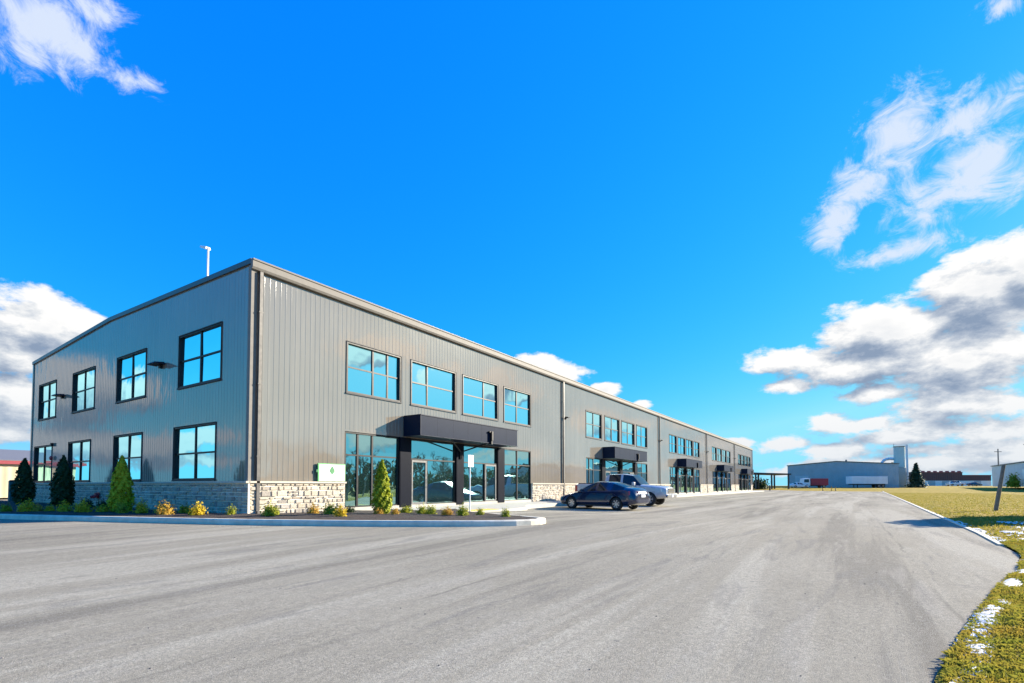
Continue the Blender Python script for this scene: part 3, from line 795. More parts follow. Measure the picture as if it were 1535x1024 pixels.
# ledge stone base
def stone_run(to, a0, a1, z0, z1, seedv, name='stone_base'):
    rr = random.Random(seedv); mb = MB(); cols = []
    pbox(mb, to, a0, a1, z0, z1 - .05, .002, .07, 1)
    cols += [(.62, .56, .46)] * 6
    pal = [(.56, .46, .33), (.62, .54, .42), (.50, .40, .27), (.36, .30, .24), (.22, .19, .17), (.16, .15, .15), (.44, .40, .36), (.58, .49, .36), (.66, .58, .47), (.30, .22, .16)]
    wts = [5, 5, 4, 2.6, 2.4, 1.6, 2, 5, 3.5, 2]
    z = z0
    while z < z1 - .09:
        h = rr.choice((.10, .125, .15, .18, .21)); h = min(h, z1 - .05 - z)
        if h < .05: break
        a = a0 + .004
        while a < a1 - .02:
            L = rr.uniform(.13, .40); L = min(L, a1 - .004 - a)
            if a1 - a - L < .1: L = a1 - .004 - a
            parts = [(z, z + h)] if (h < .16 or rr.random() < .62) else [(z, z + h / 2), (z + h / 2, z + h)]
            for (p0, p1) in parts:
                d = rr.uniform(.088, .125); c = rr.choices(pal, wts)[0]; q = rr.uniform(.85, 1.12); c = tuple(min(.8, x * q) for x in c); j = .013; e = .012
                o8 = [to(a + j, p0 + j, .068), to(a + L - j, p0 + j, .068), to(a + L - j, p1 - j, .068), to(a + j, p1 - j, .068)]
                jit = lambda: rr.uniform(0, .012)
                i8 = [to(a + j + e + jit(), p0 + j + e, d + jit() - .006), to(a + L - j - e - jit(), p0 + j + e, d + jit() - .006), to(a + L - j - e - jit(), p1 - j - e, d + jit() - .006), to(a + j + e + jit(), p1 - j - e, d + jit() - .006)]
                mb.add(o8 + i8, [(0, 1, 5, 4), (1, 2, 6, 5), (2, 3, 7, 6), (3, 0, 4, 7), (4, 5, 6, 7)], 0)
                cols += [c] * 5
            a += L
        z += h
    o = mb.build(name, [M['stone'], M['mortar']], B)
    at = o.data.attributes.new('stone_colour', 'FLOAT_COLOR', 'FACE')
    at.data.foreach_set('color', np.array([(*c, 1) for c in cols], dtype=np.float32).ravel())
    mb = MB(); pbox(mb, to, a0 - .02, a1 + .02, z1 - .05, z1 + .015, .002, .15); mb.build('stone_cap', M['stonecap'], o)
    return o
stone_run(GB, -.12, GW, .08, 1.385, 3)
prev = 0
for k, o in enumerate(UNITS):
    s = 1.0 if k < 2 else .97
    end = o + 3.75 * s if k else 3.74
    stone_run(FR, prev if k else .0, end, .08, 1.385, 11 + k); prev = o + 17.66 * s if k else 17.66
stone_run(FR, prev, LEN, .08, 1.385, 21)
# gable fittings
for v, z in ((6.54, 6.05), (18.19, 5.95)):
    mb = MB(); mb.box(-.10, -.002, v - .09, v + .09, z - .10, z + .10)
    mb.hexa([(-.42, v - .36, z + .015), (-.05, v - .40, z + .015), (-.05, v + .40, z + .015), (-.42, v + .36, z + .015), (-.38, v - .28, z + .075), (-.05, v - .34, z + .11), (-.05, v + .34, z + .11), (-.38, v + .28, z + .075)])
    mb.build('wall_light', M['frame'], B)
mb = MB(); mb.box(-.12, -.002, 19.5, 19.64, 3.38, 3.56); mb.build('wall_light', M['frame'], B)
mb = MB(); mb.lathe([(0, 0), (.10, 0), (.12, .03), (.12, .08), (.05, .12), (0, .12)], 'y', 16); o = mb.build('alarm_bell', M['red'], B); o.rotation_euler = (0, 0, PI / 2); o.location = (-.035, 19.55, 2.74)
mb = MB(); mb.tube((-.1, 12.53, .80), (-.25, 12.53, .80), .11, .11, 12); mb.tube((-.2, 12.42, .78), (-.36, 12.36, .72), .06, .07, 10); mb.tube((-.2, 12.64, .78), (-.36, 12.7, .72), .06, .07, 10)
mb.box(-.145, -.13, 12.38, 12.68, .66, .94)
mb.build('fire_connection', M['red'], B)
for k, u in enumerate([21.95] + [x + .25 for x in UNITS[2:]]):
    mb = MB(); mb.box(u + .1, u + .22, -.12, -.002, 5.82, 5.98); mb.hexa([(u + .02, -.34, 5.93), (u + .32, -.34, 5.93), (u + .32, -.1, 5.93), (u + .02, -.1, 5.93), (u + .05, -.3, 5.99), (u + .29, -.3, 5.99), (u + .29, -.1, 6.02), (u + .05, -.1, 6.02)])
    mb.build('wall_light', M['frame'], B)

# company sign on the wall
S = thing('wall_sign', (3.13, -.075, 1.745), 'white sign with green border and green leaf emblem on the wall above the stone', 'sign')
mb = MB(); mb.box(-.60, .60, -.03, .03, -.33, .33); mb.build('board', M['green'], S)
mb = MB(); mb.box(-.55, .57, -.038, -.031, -.32, .29); mb.build('sign_face', M['white'], S)
mb = MB()
leaf = [(0, -.13), (.06, -.08), (.12, .0), (.09, .07), (.045, .14), (0, .19), (-.045, .14), (-.09, .07), (-.12, .0), (-.06, -.08)]
mb.add([(x + .0, -.042, z + .05) for x, z in leaf] + [(x, -.039, z + .05) for x, z in leaf], [tuple(range(10)), tuple(range(10, 20))[::-1]] + [(k, (k + 1) % 10, 10 + (k + 1) % 10, 10 + k) for k in range(10)])
mb.box(-.008, .008, -.042, -.0385, -.13, -.07)
mb.build('leaf_emblem', M['green_dark'], S)
mb = MB()
rr = random.Random(4)
for z, x0, x1, h in ((-.17, -.36, .40, .035), (-.225, -.22, .26, .022)):
    xs = lin(x0, x1, 41); hs = [h * rr.choice((.12, .5, .45, .38)) for _ in xs]     # a line of small print, too small to read
    vs_ = [(x, -.0405, z - h * .45) for x in xs] + [(x, -.0405, z + q) for x, q in zip(xs, hs)]
    mb.add(vs_, [(k, k + 1, 42 + k, 41 + k) for k in range(40)])
mb.build('lettering', M['text_grey'], S)
mb = MB(); mb.box(-.66, -.60, -.02, .01, .0, .1); mb.box(-.2, -.15, .03, .072, -.1, .1); mb.box(.2, .25, .03, .072, -.1, .1); mb.build('bracket', M['green_dark'], S)

# accessible parking sign
S = thing('parking_sign', (4.86, -5.35, .20), 'white accessible parking sign on thin white post in the island', 'sign')
mb = MB(); mb.tube((0, 0, 0), (0, 0, 2.12), .022, .022, 8); mb.build('post', M['white'], S)
mb = MB(); mb.box(-.15, .15, -.042, -.03, 1.70, 2.11); mb.build('sign_plate', M['white'], S, bevel=.004)
mb = MB()
y = -.0445
def ringm(cx, cz, r0, r1, n=20, a0=0, a1=2 * PI):
    for k in range(n):
        p, q = a0 + (a1 - a0) * k / n, a0 + (a1 - a0) * (k + 1) / n
        mb.quad((cx + r0 * math.cos(p), y, cz + r0 * math.sin(p)), (cx + r1 * math.cos(p), y, cz + r1 * math.sin(p)), (cx + r1 * math.cos(q), y, cz + r1 * math.sin(q)), (cx + r0 * math.cos(q), y, cz + r0 * math.sin(q)))
def strk(x0, z0, x1, z1, w_):
    d = Vector((x1 - x0, z1 - z0)).normalized(); nx, nz = -d.y * w_, d.x * w_
    mb.quad((x0 + nx, y, z0 + nz), (x1 + nx, y, z1 + nz), (x1 - nx, y, z1 - nz), (x0 - nx, y, z0 - nz))
ringm(-.015, 2.03, 0, .025, 14); strk(-.015, 2.0, -.005, 1.90, .016); strk(-.005, 1.90, .055, 1.89, .014); strk(.055, 1.9, .085, 1.80, .014); strk(-.01, 1.955, .05, 1.95, .01)
ringm(-.01, 1.855, .055, .075, 18, PI * .65, PI * 1.9)
mb.build('wheelchair_symbol', M['blue'], S)

# roof lamp pole
S = thing('lamp_pole', (.35, 3.75, 8.80), 'slender white lamp pole rising above the roof edge', 'lamp post')
mb = MB(); mb.box(-.1, .1, -.1, .1, 0, .06); mb.tube((0, 0, .05), (0, 0, 1.45), .04, .032, 10); mb.build('pole', M['white'], S)
mb = MB(); mb.tube((0, 0, 1.42), (-.05, .1, 1.5), .03); mb.hexa([(-.1, .0, 1.40), (.1, .0, 1.40), (.1, .45, 1.58), (-.1, .45, 1.58), (-.09, .0, 1.50), (.09, .0, 1.50), (.08, .43, 1.65), (-.08, .43, 1.65)])
mb.build('lamp_head', M['white'], S, bevel=.02)

# ------------------------------------------------------------------ plants
def leaf_mesh(name, P, N, size, mat, aspect=1.6, droop=0):
    """P points, N facing directions: one small rhombic leaf spray at every point"""
    n = len(P); size = np.broadcast_to(size, n)
    N = N / (np.linalg.norm(N, axis=1, keepdims=True) + 1e-9)
    ref = RNG.normal(size=(n, 3)); T = np.cross(N, ref); T /= (np.linalg.norm(T, axis=1, keepdims=True) + 1e-9); Bv = np.cross(N, T)
    V = np.zeros((n, 4, 3)); s = size[:, None]
    V[:, 0] = P - T * s * aspect * .5; V[:, 1] = P + Bv * s * .5; V[:, 2] = P + T * s * aspect * .5; V[:, 3] = P - Bv * s * .5
    V[:, 0] += N * s * .1; V[:, 2] += N * s * .15
    me = bpy.data.meshes.new(name); me.vertices.add(n * 4); me.vertices.foreach_set('co', V.ravel())
    me.loops.add(n * 4); me.loops.foreach_set('vertex_index', np.arange(n * 4, dtype=np.int32))
    me.polygons.add(n); me.polygons.foreach_set('loop_start', np.arange(0, n * 4, 4, dtype=np.int32))
    me.update(calc_edges=True); me.materials.append(mat)
    return me
def link_mesh(name, me, parent=None):
    o = bpy.data.objects.new(name, me); COL.objects.link(o)
    if parent: o.parent = parent
    return o
def cedar_mesh(h, r, n, mat, leaf=.05, seed=0):
    rg = np.random.default_rng(seed)
    tt = rg.random(n) ** 1.15; ang = rg.random(n) * 2 * PI
    prof = np.where(tt < .18, .72 + tt * 1.55, 1.0) * (1 - tt ** 2.1) ** .9 + .03
    lob = 1 + .20 * np.sin(ang * 4 + tt * 9 + seed) * np.sin(tt * 21 + ang * 2 + seed * 3) + .16 * np.sin(ang * 9 - tt * 31 + seed)
    rad = r * prof * lob * (.62 + .42 * rg.random(n) ** .5)
    P = np.stack([np.cos(ang) * rad, np.sin(ang) * rad, .06 + tt * h * (1 + .03 * np.sin(ang * 3))], 1)
    N = np.stack([np.cos(ang), np.sin(ang), .5 + 0 * ang], 1) + rg.normal(size=(n, 3)) * .55
    return leaf_mesh('cedar_foliage', P, N, leaf * (.6 + .8 * rg.random(n)), mat, 1.8)
def cedar(loc, h, r, mat, label, seed, n=3600, leaf=.055):
    t_ = thing('cedar_tree', loc, label, 'evergreen tree', group='upright evergreens in the planting bed')
    link_mesh('crown', cedar_mesh(h, r, n, mat, leaf, seed), t_)
    mb = MB(); mb.tube((0, 0, -.08), (0, 0, h * .8), .045, .012, 7); mb.build('trunk', M['bark'], t_)
    return t_
cedar((2.0, -4.1, .33), 1.62, .27, M['leaf_lime'], 'bright lime pointed cedar standing in front of the glass shop front', 1, 4200, .05)
cedar((-2.05, 4.17, .34), 1.80, .31, M['leaf_bright'], 'broad yellow green cedar beside the stone gable base', 2, 5200, .055)
cedar((-1.55, 11.94, .36), 2.05, .37, M['leaf_dark'], 'dark green cedar right of the farthest dark cedar along the gable', 3, 4200, .07)
cedar((-1.81, 16.39, .38), 2.05, .38, M['leaf_dark'], 'dark green cedar at the far left end of the gable bed', 4, 4200, .07)

def shrub_mesh(r, h, n, mat, seed, leaf=.035):
    rg = np.random.default_rng(seed)
    d = rg.normal(size=(n, 3)); d /= np.linalg.norm(d, axis=1, keepdims=True); d[:, 2] = np.abs(d[:, 2]) * 1.0
    lob = 1 + .34 * np.sin(d[:, 0] * 6 + seed) * np.sin(d[:, 1] * 5 + seed * 2) + .22 * rg.normal(size=n)
    rad = (.45 + .6 * rg.random(n) ** .6) * lob
    P = np.stack([d[:, 0] * r * rad, d[:, 1] * r * rad, .03 + d[:, 2] * h * rad], 1)
    return leaf_mesh('shrub_foliage', P, d + rg.normal(size=(n, 3)) * .6, leaf * (.6 + .8 * rg.random(n)), mat, 1.9)
def stem_mesh(r, h, seed):
    rr = random.Random(seed); mb = MB()
    for k in range(9):
        a = rr.random() * 2 * PI; mb.tube((0, 0, -.03), (math.cos(a) * r * .7, math.sin(a) * r * .7, h * rr.uniform(.5, .95)), .006, .003, 5)
    me = bpy.data.meshes.new('shrub_stems'); me.from_pydata(mb.v, [], mb.f); me.materials.append(M['bark']); return me
SM = {}
for kind, mat in (('gold', 'leaf_gold'), ('green', 'leaf_green'), ('rust', 'leaf_rust'), ('deep', 'leaf_deep')):
    SM[kind] = [(shrub_mesh(.2, .30, 620, M[mat], 50 + q + hash(mat) % 1 + len(kind) * 3, .036), stem_mesh(.2, .3, q)) for q in range(3)]
SHRUBS = [
 (-3.69, 7.29, 1.05, 'gold', 'gold shrub by the kerb in front of the farthest left dark cedar'),
 (-3.26, 6.64, .8, 'gold', 'small gold shrub just left of the dark cedar nearer the corner'),
 (-3.05, 6.0, .85, 'gold', 'small gold shrub right below the nearer dark cedar'),
 (-2.85, 4.95, 1.0, 'gold', 'gold shrub just right of the nearer dark cedar'),
 (-4.1, 7.9, .8, 'green', 'yellow green shrub at the very left edge by the kerb'),
 (-3.5, 6.95, .7, 'rust', 'little amber shrub second right from the farthest dark cedar'),
 (-1.7, 6.9, .9, 'deep', 'dark green low shrub against the stone between dark and lime cedars'),
 (-1.5, 9.2, 1.1, 'deep', 'dark low shrub against the stone between the two dark cedars'),
 (-2.45, 4.45, .85, 'gold', 'gold shrub at the left foot of the broad lime cedar'),
 (-2.33, 3.2, .85, 'green', 'yellow green shrub at the right foot of the broad lime cedar'),
 (-2.05, 2.55, .95, 'gold', 'gold shrub next right of the broad lime cedar against stone'),
 (-1.75, 1.95, .9, 'green', 'green shrub between the gold and the peach shrub by the gable'),
 (-1.93, 1.16, .95, 'rust', 'peach orange shrub in front of the stone gable base'),
 (-1.25, 1.45, .85, 'green', 'green shrub right behind the peach orange shrub'),
 (-1.54, -.03, .95, 'gold', 'lone gold shrub before the stone a metre left of the building corner'),
 (-.85, -.62, .8, 'green', 'small green shrub right at the building corner downspout'),
 (-.52, -2.1, .9, 'green', 'large double green shrub nearest right of the building corner'),
 (-.25, -1.95, .75, 'green', 'smaller half of the double green shrub right of the corner'),
 (.81, -2.32, .8, 'rust', 'rusty green shrub before the stone left of the wall sign'),
 (.88, -3.06, .85, 'green', 'green shrub below the white wall sign'),
 (.44, -4.1, .85, 'gold', 'gold green shrub near the kerb below the wall sign'),
 (2.04, -2.5, .65, 'deep', 'small dark shrub at the foot of the left shop glazing'),
 (1.95, -4.75, .6, 'rust', 'orange shrub at the right foot of the slim lime cedar'),
 (1.75, -4.25, .6, 'rust', 'amber shrub at the left foot of the slim lime cedar'),
 (2.85, -4.3, .8, 'green', 'pale green shrub right of the slim lime cedar before the dark pillar'),
 (2.7, -5.16, .75, 'green', 'green shrub in front of the left glass door'),
 (2.6, -5.62, .8, 'green', 'green shrub paired close to the one by the left glass door'),
 (2.56, -6.3, .75, 'rust', 'rust topped shrub in the island left of the parking sign'),
 (2.75, -6.75, .75, 'green', 'green shrub third from the island tip'),
 (3.35, -6.95, .75, 'green', 'green shrub directly at the parking sign post'),
 (3.05, -8.1, .8, 'green', 'lone green shrub nearest the rounded island tip'),
]
for i, (u, v, s, kind, lab) in enumerate(SHRUBS):
    fm, sm = SM[kind][i % 3]
    t_ = thing('shrub', (u, v, bed_z(u, v)), lab, 'shrub', random.random() * 6.28, 'low shrubs in the planting bed')
    s *= .95; t_.scale = (s * random.uniform(.8, 1.25), s * random.uniform(.8, 1.25), s * random.uniform(.8, 1.2))
    link_mesh('foliage', fm, t_); link_mesh('stems', sm, t_)

# ------------------------------------------------------------------ vehicles
M['tyre'] = simple('black_rubber', (.018, .018, .019), .8)
M['rim'] = simple('alloy_rim', (.50, .50, .52), .3, .8)
M['navy_paint'] = simple('dark_navy_car_paint', (.008, .015, .055), .22, .25, coat=1, var=.1, scale=2)
M['silver_paint'] = simple('silver_car_paint', (.46, .46, .48), .28, .12, coat=1, var=.06, scale=2)
M['white_paint'] = simple('white_car_paint', (.72, .72, .72), .3, 0, coat=1, var=.04)
M['red_paint'] = simple('red_car_paint', (.36, .02, .02), .3, 0, coat=1)
M['lens_red'] = simple('red_tail_lens', (.42, .012, .015), .12, coat=1)
M['lens_clear'] = simple('clear_head_lens', (.72, .74, .76), .1, .3, coat=1)
M['plastic'] = simple('black_plastic', (.02, .02, .022), .55)
M['chrome'] = simple('chrome', (.7, .7, .7), .12, .95)
M['plate'] = simple('licence_plate', (.75, .76, .78), .4)

def loft_body(name, L, st, glass, wheels, wr, paint, parent, creased=()):
    """st: rows (x from nose, zb, zbelt, ztop, wlow, wmax, wbelt, wtop); glass[(station i)] = kinds"""
    vs, fs, ms = [], [], []; m = 17
    for (x, zb, zbe, zt, wl, wm, wb, wt) in st:
        half = [(0, zb), (wl, zb), (wm, zb + .13), (wm, zb + (zbe - zb) * .6), (wb + .015, zbe - .035), (wb, zbe), (wt, zt - .035), (wt * .6, zt), (0, zt + .012)]
        ring = [(L / 2 - x, y, z) for y, z in half] + [(L / 2 - x, -y, z) for y, z in half[-2:0:-1]]
        vs += ring
    m = 16
    for i in range(len(st) - 1):
        for j in range(m):
            a, b = i * m + j, i * m + (j + 1) % m
            k = glass.get(i, {}).get(j if j < 8 else 15 - j, 0)
            if k == 3 and j >= 8: k = 4
            fs.append((a, b, b + m, a + m)); ms.append(k)
    fs.append(tuple(range(m))); ms.append(0); fs.append(tuple(range((len(st) - 1) * m, len(st) * m))[::-1]); ms.append(0)
    me = bpy.data.meshes.new(name + '_tmp'); me.from_pydata(vs, [], fs)
    for _ in range(6): me.materials.append(paint)
    me.polygons.foreach_set('material_index', ms); me.update()
    bm = bmesh.new(); bm.from_mesh(me); bmesh.ops.recalc_face_normals(bm, faces=bm.faces[:])
    cl = bm.edges.layers.float.new('crease_edge'); bm.verts.ensure_lookup_table()
    for e in bm.edges:
        a, b = sorted(v.index for v in e.verts); ia, ja, ib, jb = a // m, a % m, b // m, b % m
        ja = min(ja, m - ja)
        if ia != ib: e[cl] = {1: .6, 2: .35, 4: .3, 5: .85, 6: .6}.get(ja, 0)
        else:
            top = min(ja, min(jb, m - jb)) >= 5
            e[cl] = .75 if (ia in creased and top) else (.7 if ia in (0, len(st) - 1) else 0)
    bm.to_mesh(me); bm.free()
    o = bpy.data.objects.new('tmp', me); COL.objects.link(o)
    ss = o.modifiers.new('s', 'SUBSURF'); ss.levels = 2; ss.render_levels = 2
    cuts = []
    for wx in wheels:
        for sy in (-1, 1):
            cm = MB(); cm.tube((L / 2 - wx, sy * (st[4][5] - .30), wr), (L / 2 - wx, sy * 1.3, wr), wr * 1.15, wr * 1.15, 28)
            co = cm.build('cut', M['plastic']); co.data.materials.clear()
            for _ in range(6): co.data.materials.append(M['plastic'])
            co.data.polygons.foreach_set('material_index', [5] * len(co.data.polygons))
            cuts.append(co); b = o.modifiers.new('b', 'BOOLEAN'); b.object = co; b.operation = 'DIFFERENCE'; b.solver = 'EXACT'
    dg = bpy.context.evaluated_depsgraph_get(); ev = o.evaluated_get(dg); em = ev.to_mesh()
    groups = {}
    for p in em.polygons: groups.setdefault(p.material_index, []).append(list(p.vertices))
    V = [tuple(v.co) for v in em.vertices]
    ev.to_mesh_clear(); bpy.data.objects.remove(o)
    for c in cuts: bpy.data.objects.remove(c)
    def sub(nm, keys, mats):
        idx = {}; vv = []; ff = []; mm = []
        for q, k in enumerate(keys):
            for f in groups.get(k, []):
                for i in f:
                    if i not in idx: idx[i] = len(vv); vv.append(V[i])
                ff.append(tuple(idx[i] for i in f)); mm.append(q)
        if not ff: return None
        d = bpy.data.meshes.new(nm); d.from_pydata(vv, [], ff)
        for x in mats: d.materials.append(x)
        d.polygons.foreach_set('material_index', mm); d.polygons.foreach_set('use_smooth', [True] * len(ff)); d.update()
        d.set_sharp_from_angle(angle=math.radians(38))
        return link_mesh(nm, d, parent)
    body = sub('body', [0, 5], [paint, M['plastic']])
    sub('windshield', [1], [M['car_glass']]); sub('rear_window', [2], [M['car_glass']]); sub('side_window', [3], [M['car_glass']]); sub('side_window', [4], [M['car_glass']])
    return body

def wheel(parent, x, y, r, wd, side, spokes=7, rimm='rim'):
    e = bpy.data.objects.new('wheel', None); COL.objects.link(e); e.parent = parent; e.location = (x, y, r)
    mb = MB(); mb.lathe([(r * .62, -wd / 2 + .01), (r * .93, -wd / 2), (r, -wd / 2 + .03), (r, wd / 2 - .03), (r * .93, wd / 2), (r * .62, wd / 2 - .01)], 'y', 28)
    mb.build('tyre', M['tyre'], e, True)
    mb = MB(); yo = side * (wd / 2 - .03); ro = r * .66
    mb.lathe([(ro, yo - side * .12), (ro, yo + side * .015), (ro * .9, yo + side * .018), (ro * .88, yo - side * .02)], 'y', 28)
    mb.lathe([(0, yo - side * .012), (ro * .2, yo - side * .008), (ro * .22, yo - side * .05)], 'y', 16)
    for k in range(spokes):
        a = 2 * PI * k / spokes; c, s_ = math.cos(a), math.sin(a); w0, w1 = ro * .11, ro * .17
        p = lambda rr_, o_, yy: (c * rr_ - s_ * o_, yy, s_ * rr_ + c * o_)
        mb.hexa([p(ro * .15, -w0, yo - side * .05), p(ro * .15, w0, yo - side * .05), p(ro * .92, w1, yo - side * .05), p(ro * .92, -w1, yo - side * .05),
                 p(ro * .15, -w0, yo - side * .012), p(ro * .15, w0, yo - side * .012), p(ro * .92, w1, yo), p(ro * .92, -w1, yo)])
    mb.build('rim', M[rimm], e)
    mb = MB(); mb.lathe([(0, yo - side * .085), (ro * .9, yo - side * .085)], 'y', 20); mb.build('brake_disc', M['plastic'], e)

def sedan(loc, rz, label, paint, group=None):
    L = 4.72
    c = thing('parked_car', loc, label, 'car', rz, group)
    st = [(0.0, .34, .56, .62, .50, .62, .58, .40), (.06, .26, .60, .68, .66, .78, .74, .52), (.35, .21, .70, .79, .76, .90, .83, .62), (.95, .20, .80, .91, .80, .92, .85, .66),
          (1.26, .20, .90, 1.00, .82, .92, .86, .70), (2.02, .20, .93, 1.39, .83, .92, .86, .56), (2.42, .20, .945, 1.47, .83, .92, .86, .57), (2.52, .20, .95, 1.475, .83, .92, .86, .57),
          (3.12, .20, .97, 1.45, .83, .92, .86, .56), (3.30, .21, .975, 1.415, .83, .92, .86, .56), (4.08, .23, 1.02, 1.17, .82, .91, .84, .64), (4.44, .27, 1.01, 1.13, .78, .89, .80, .64), (4.62, .33, .90, 1.03,   .70, .85, .76, .58), (4.71, .38, .72, .84, .60, .76, .70, .50)]
    gl = {4: {5: 3, 6: 1, 7: 1}, 5: {5: 3}, 7: {5: 3}, 9: {5: 3, 6: 2, 7: 2}}
    loft_body('sedan', L, st, gl, (.93, 3.68), .325, paint, c, (4, 6, 7, 10))
    for wx in (.93, 3.68):
        for sy in (-1, 1): wheel(c, L / 2 - wx, sy * .80, .325, .20, sy)
    h = L / 2
    for sy in (-1, 1):
        mb = MB(); mb.hexa([(h - .10, sy * .50, .60), (h - .42, sy * .80, .62), (h - .50, sy * .84, .74), (h - .16, sy * .48, .69), (h - .06, sy * .52, .60), (h - .36, sy * .845, .62), (h - .46, sy * .865, .735), (h - .12, sy * .52, .70)]); mb.build('headlight', M['lens_clear'], c, bevel=.01)
        mb = MB(); mb.hexa([(-h + .12, sy * .46, .76), (-h + .45, sy * .80, .78), (-h + .45, sy * .78, .97), (-h + .14, sy * .46, .95), (-h - .01, sy * .46, .76), (-h + .30, sy * .905, .78), (-h + .32, sy * .875, .97), (-h + .01, sy * .46, .95)]); mb.build('taillight', M['lens_red'], c, bevel=.012)
        mb = MB(); mb.hexa([(h - 1.78, sy * .88, .94), (h - 1.60, sy * .90, .95), (h - 1.60, sy * 1.06, .97), (h - 1.74, sy * 1.06, .96), (h - 1.78, sy * .88, 1.06), (h - 1.64, sy * .90, 1.06), (h - 1.64, sy * 1.05, 1.08), (h - 1.74, sy * 1.05, 1.08)]); mb.build('side_mirror', paint, c, bevel=.02)
        for dx in (2.42, 3.42):
            mb = MB(); mb.box(h - dx - .09, h - dx + .09, sy * .905 - .02, sy * .905 + .022, .80, .835); mb.build('door_handle', paint, c)
        mb = MB(); mb.box(h - 3.2, h - 1.4, sy * .875 - .03, sy * .875 + .03, .20, .27); mb.build('sill_trim', M['plastic'], c, bevel=.01)
    mb = MB(); mb.box(h - .05, h - .001, -.42, .42, .34, .50); mb.build('grille', M['plastic'], c, bevel=.02)
    mb = MB(); mb.box(-h - .015, -h + .06, -.2, .2, .66, .80); mb.build('licence_plate', M['plate'], c)
    mb = MB(); mb.box(-h + .05, -h + .2, -.70, .70, .36, .42); mb.build('bumper_trim', M['plastic'], c)
    return c
SR = math.atan2(.975, .16)
sx, sy_ = 16.12, -5.42
car = sedan((sx, sy_, hz(sx, sy_) - .005), SR, 'dark navy four door sedan parked nose to the building', M['navy_paint'])

def pickup(loc, rz, label, paint, group=None):
    L = 5.9; h = L / 2
    c = thing('pickup_truck', loc, label, 'pickup truck', rz, group)
    st = [(0, .52, .98, 1.06, .74, .90, .86, .62), (.08, .46, 1.04, 1.14, .84, .98, .93, .70), (.45, .42, 1.10, 1.20, .86, 1.0, .95, .76), (1.1, .40, 1.14, 1.25, .88, 1.0, .96, .80), (1.55, .40, 1.20, 1.28, .88, 1.0, .96, .82),
          (2.10, .40, 1.22, 1.87, .88, 1.0, .96, .72), (2.7, .40, 1.23, 1.94, .88, 1.0, .96, .72), (2.82, .40, 1.23, 1.945, .88, 1.0, .96, .72), (3.62, .40, 1.24, 1.93, .88, 1.0, .96, .71), (3.82, .40, 1.24, 1.88, .88, 1.0, .96, .70),
          (3.93, .40, 1.28, 1.36, .88, 1.0, .96, .88), (4.05, .42, 1.28, 1.345, .88, 1.0, .97, .90), (5.6, .46, 1.29, 1.35, .88, 1.0, .97, .90), (5.86, .48, 1.28, 1.34, .86, .98, .95, .88), (5.9, .56, 1.22, 1.30, .80, .94, .91, .84)]
    gl = {4: {5: 3, 6: 1, 7: 1}, 5: {5: 3}, 7: {5: 3}, 9: {6: 2, 7: 2}}
    loft_body('pickup', L, st, gl, (1.02, 4.62), .395, paint, c, (4, 5, 6, 7, 8, 9, 10, 11, 12))
    for wx in (1.02, 4.62):
        for sy in (-1, 1): wheel(c, h - wx, sy * .865, .395, .25, sy, 6)
    mb = MB(); mb.box(h - .03, h + .03, -.60, .60, .78, 1.02); g = mb.build('grille', M['plastic'], c, bevel=.02)
    mb = MB(); mb.box(h + .03, h + .05, -.64, .64, .885, .925); mb.box(h + .03, h + .05, -.64, .64, 1.0, 1.04); mb.box(h + .03, h + .05, -.64, .64, .76, .80); mb.build('grille_bar', M['chrome'], g)
    mb = MB(); mb.box(h - .08, h + .10, -.92, .92, .48, .68); mb.build('front_bumper', M['chrome'], c, bevel=.04)
    mb = MB(); mb.box(-h - .12, -h + .04, -.92, .92, .50, .66); mb.build('rear_bumper', M['chrome'], c, bevel=.03)
    mb = MB(); mb.box(-h - .02, -h + .02, -.72, .72, .74, 1.24); mb.build('tailgate', paint, c, bevel=.02)
    mb = MB(); mb.box(-h + .15, -h + 1.85, -.84, .84, 1.30, 1.37); mb.build('bed_cover', M['plastic'], c, bevel=.03)
    for sy in (-1, 1):
        mb = MB(); mb.hexa([(h - .30, sy * .97, .82), (h - .02, sy * .62, .82), (h - .02, sy * .62, 1.04), (h - .34, sy * .96, 1.06), (h - .25, sy * 1.0, .82), (h + .035, sy * .66, .82), (h + .03, sy * .66, 1.04), (h - .29, sy * .985, 1.06)]); mb.build('headlight', M['lens_clear'], c, bevel=.015)
        mb = MB(); mb.box(-h - .015, -h + .17, sy * .90 - .085, sy * .90 + .085, .84, 1.22); mb.build('taillight', M['lens_red'], c, bevel=.012)
        mb = MB(); mb.box(h - 2.0, h - 1.84, sy * 1.09 - .13, sy * 1.09 + .13, 1.20, 1.42); mb.build('side_mirror', paint, c, bevel=.035)
        for dx in (2.6, 3.55):
            mb = MB(); mb.box(h - dx - .1, h - dx + .1, sy * .985 - .02, sy * .985 + .025, 1.06, 1.10); mb.build('door_handle', M['chrome'], c)
        mb = MB(); mb.box(h - 3.9, h - 1.6, sy * .97 - .04, sy * .97 + .06, .38, .44); mb.build('side_step', M['plastic'], c, bevel=.01)
    mb = MB(); mb.box(h + .09, h + .115, -.15, .15, .52, .64); mb.build('licence_plate', M['plate'], c)
    return c
px_, py_ = 21.65, -4.45
truck = pickup((px_, py_, hz(px_, py_) - .005), -PI / 2, 'silver crew cab pickup truck parked tail to the building', M['silver_paint'])

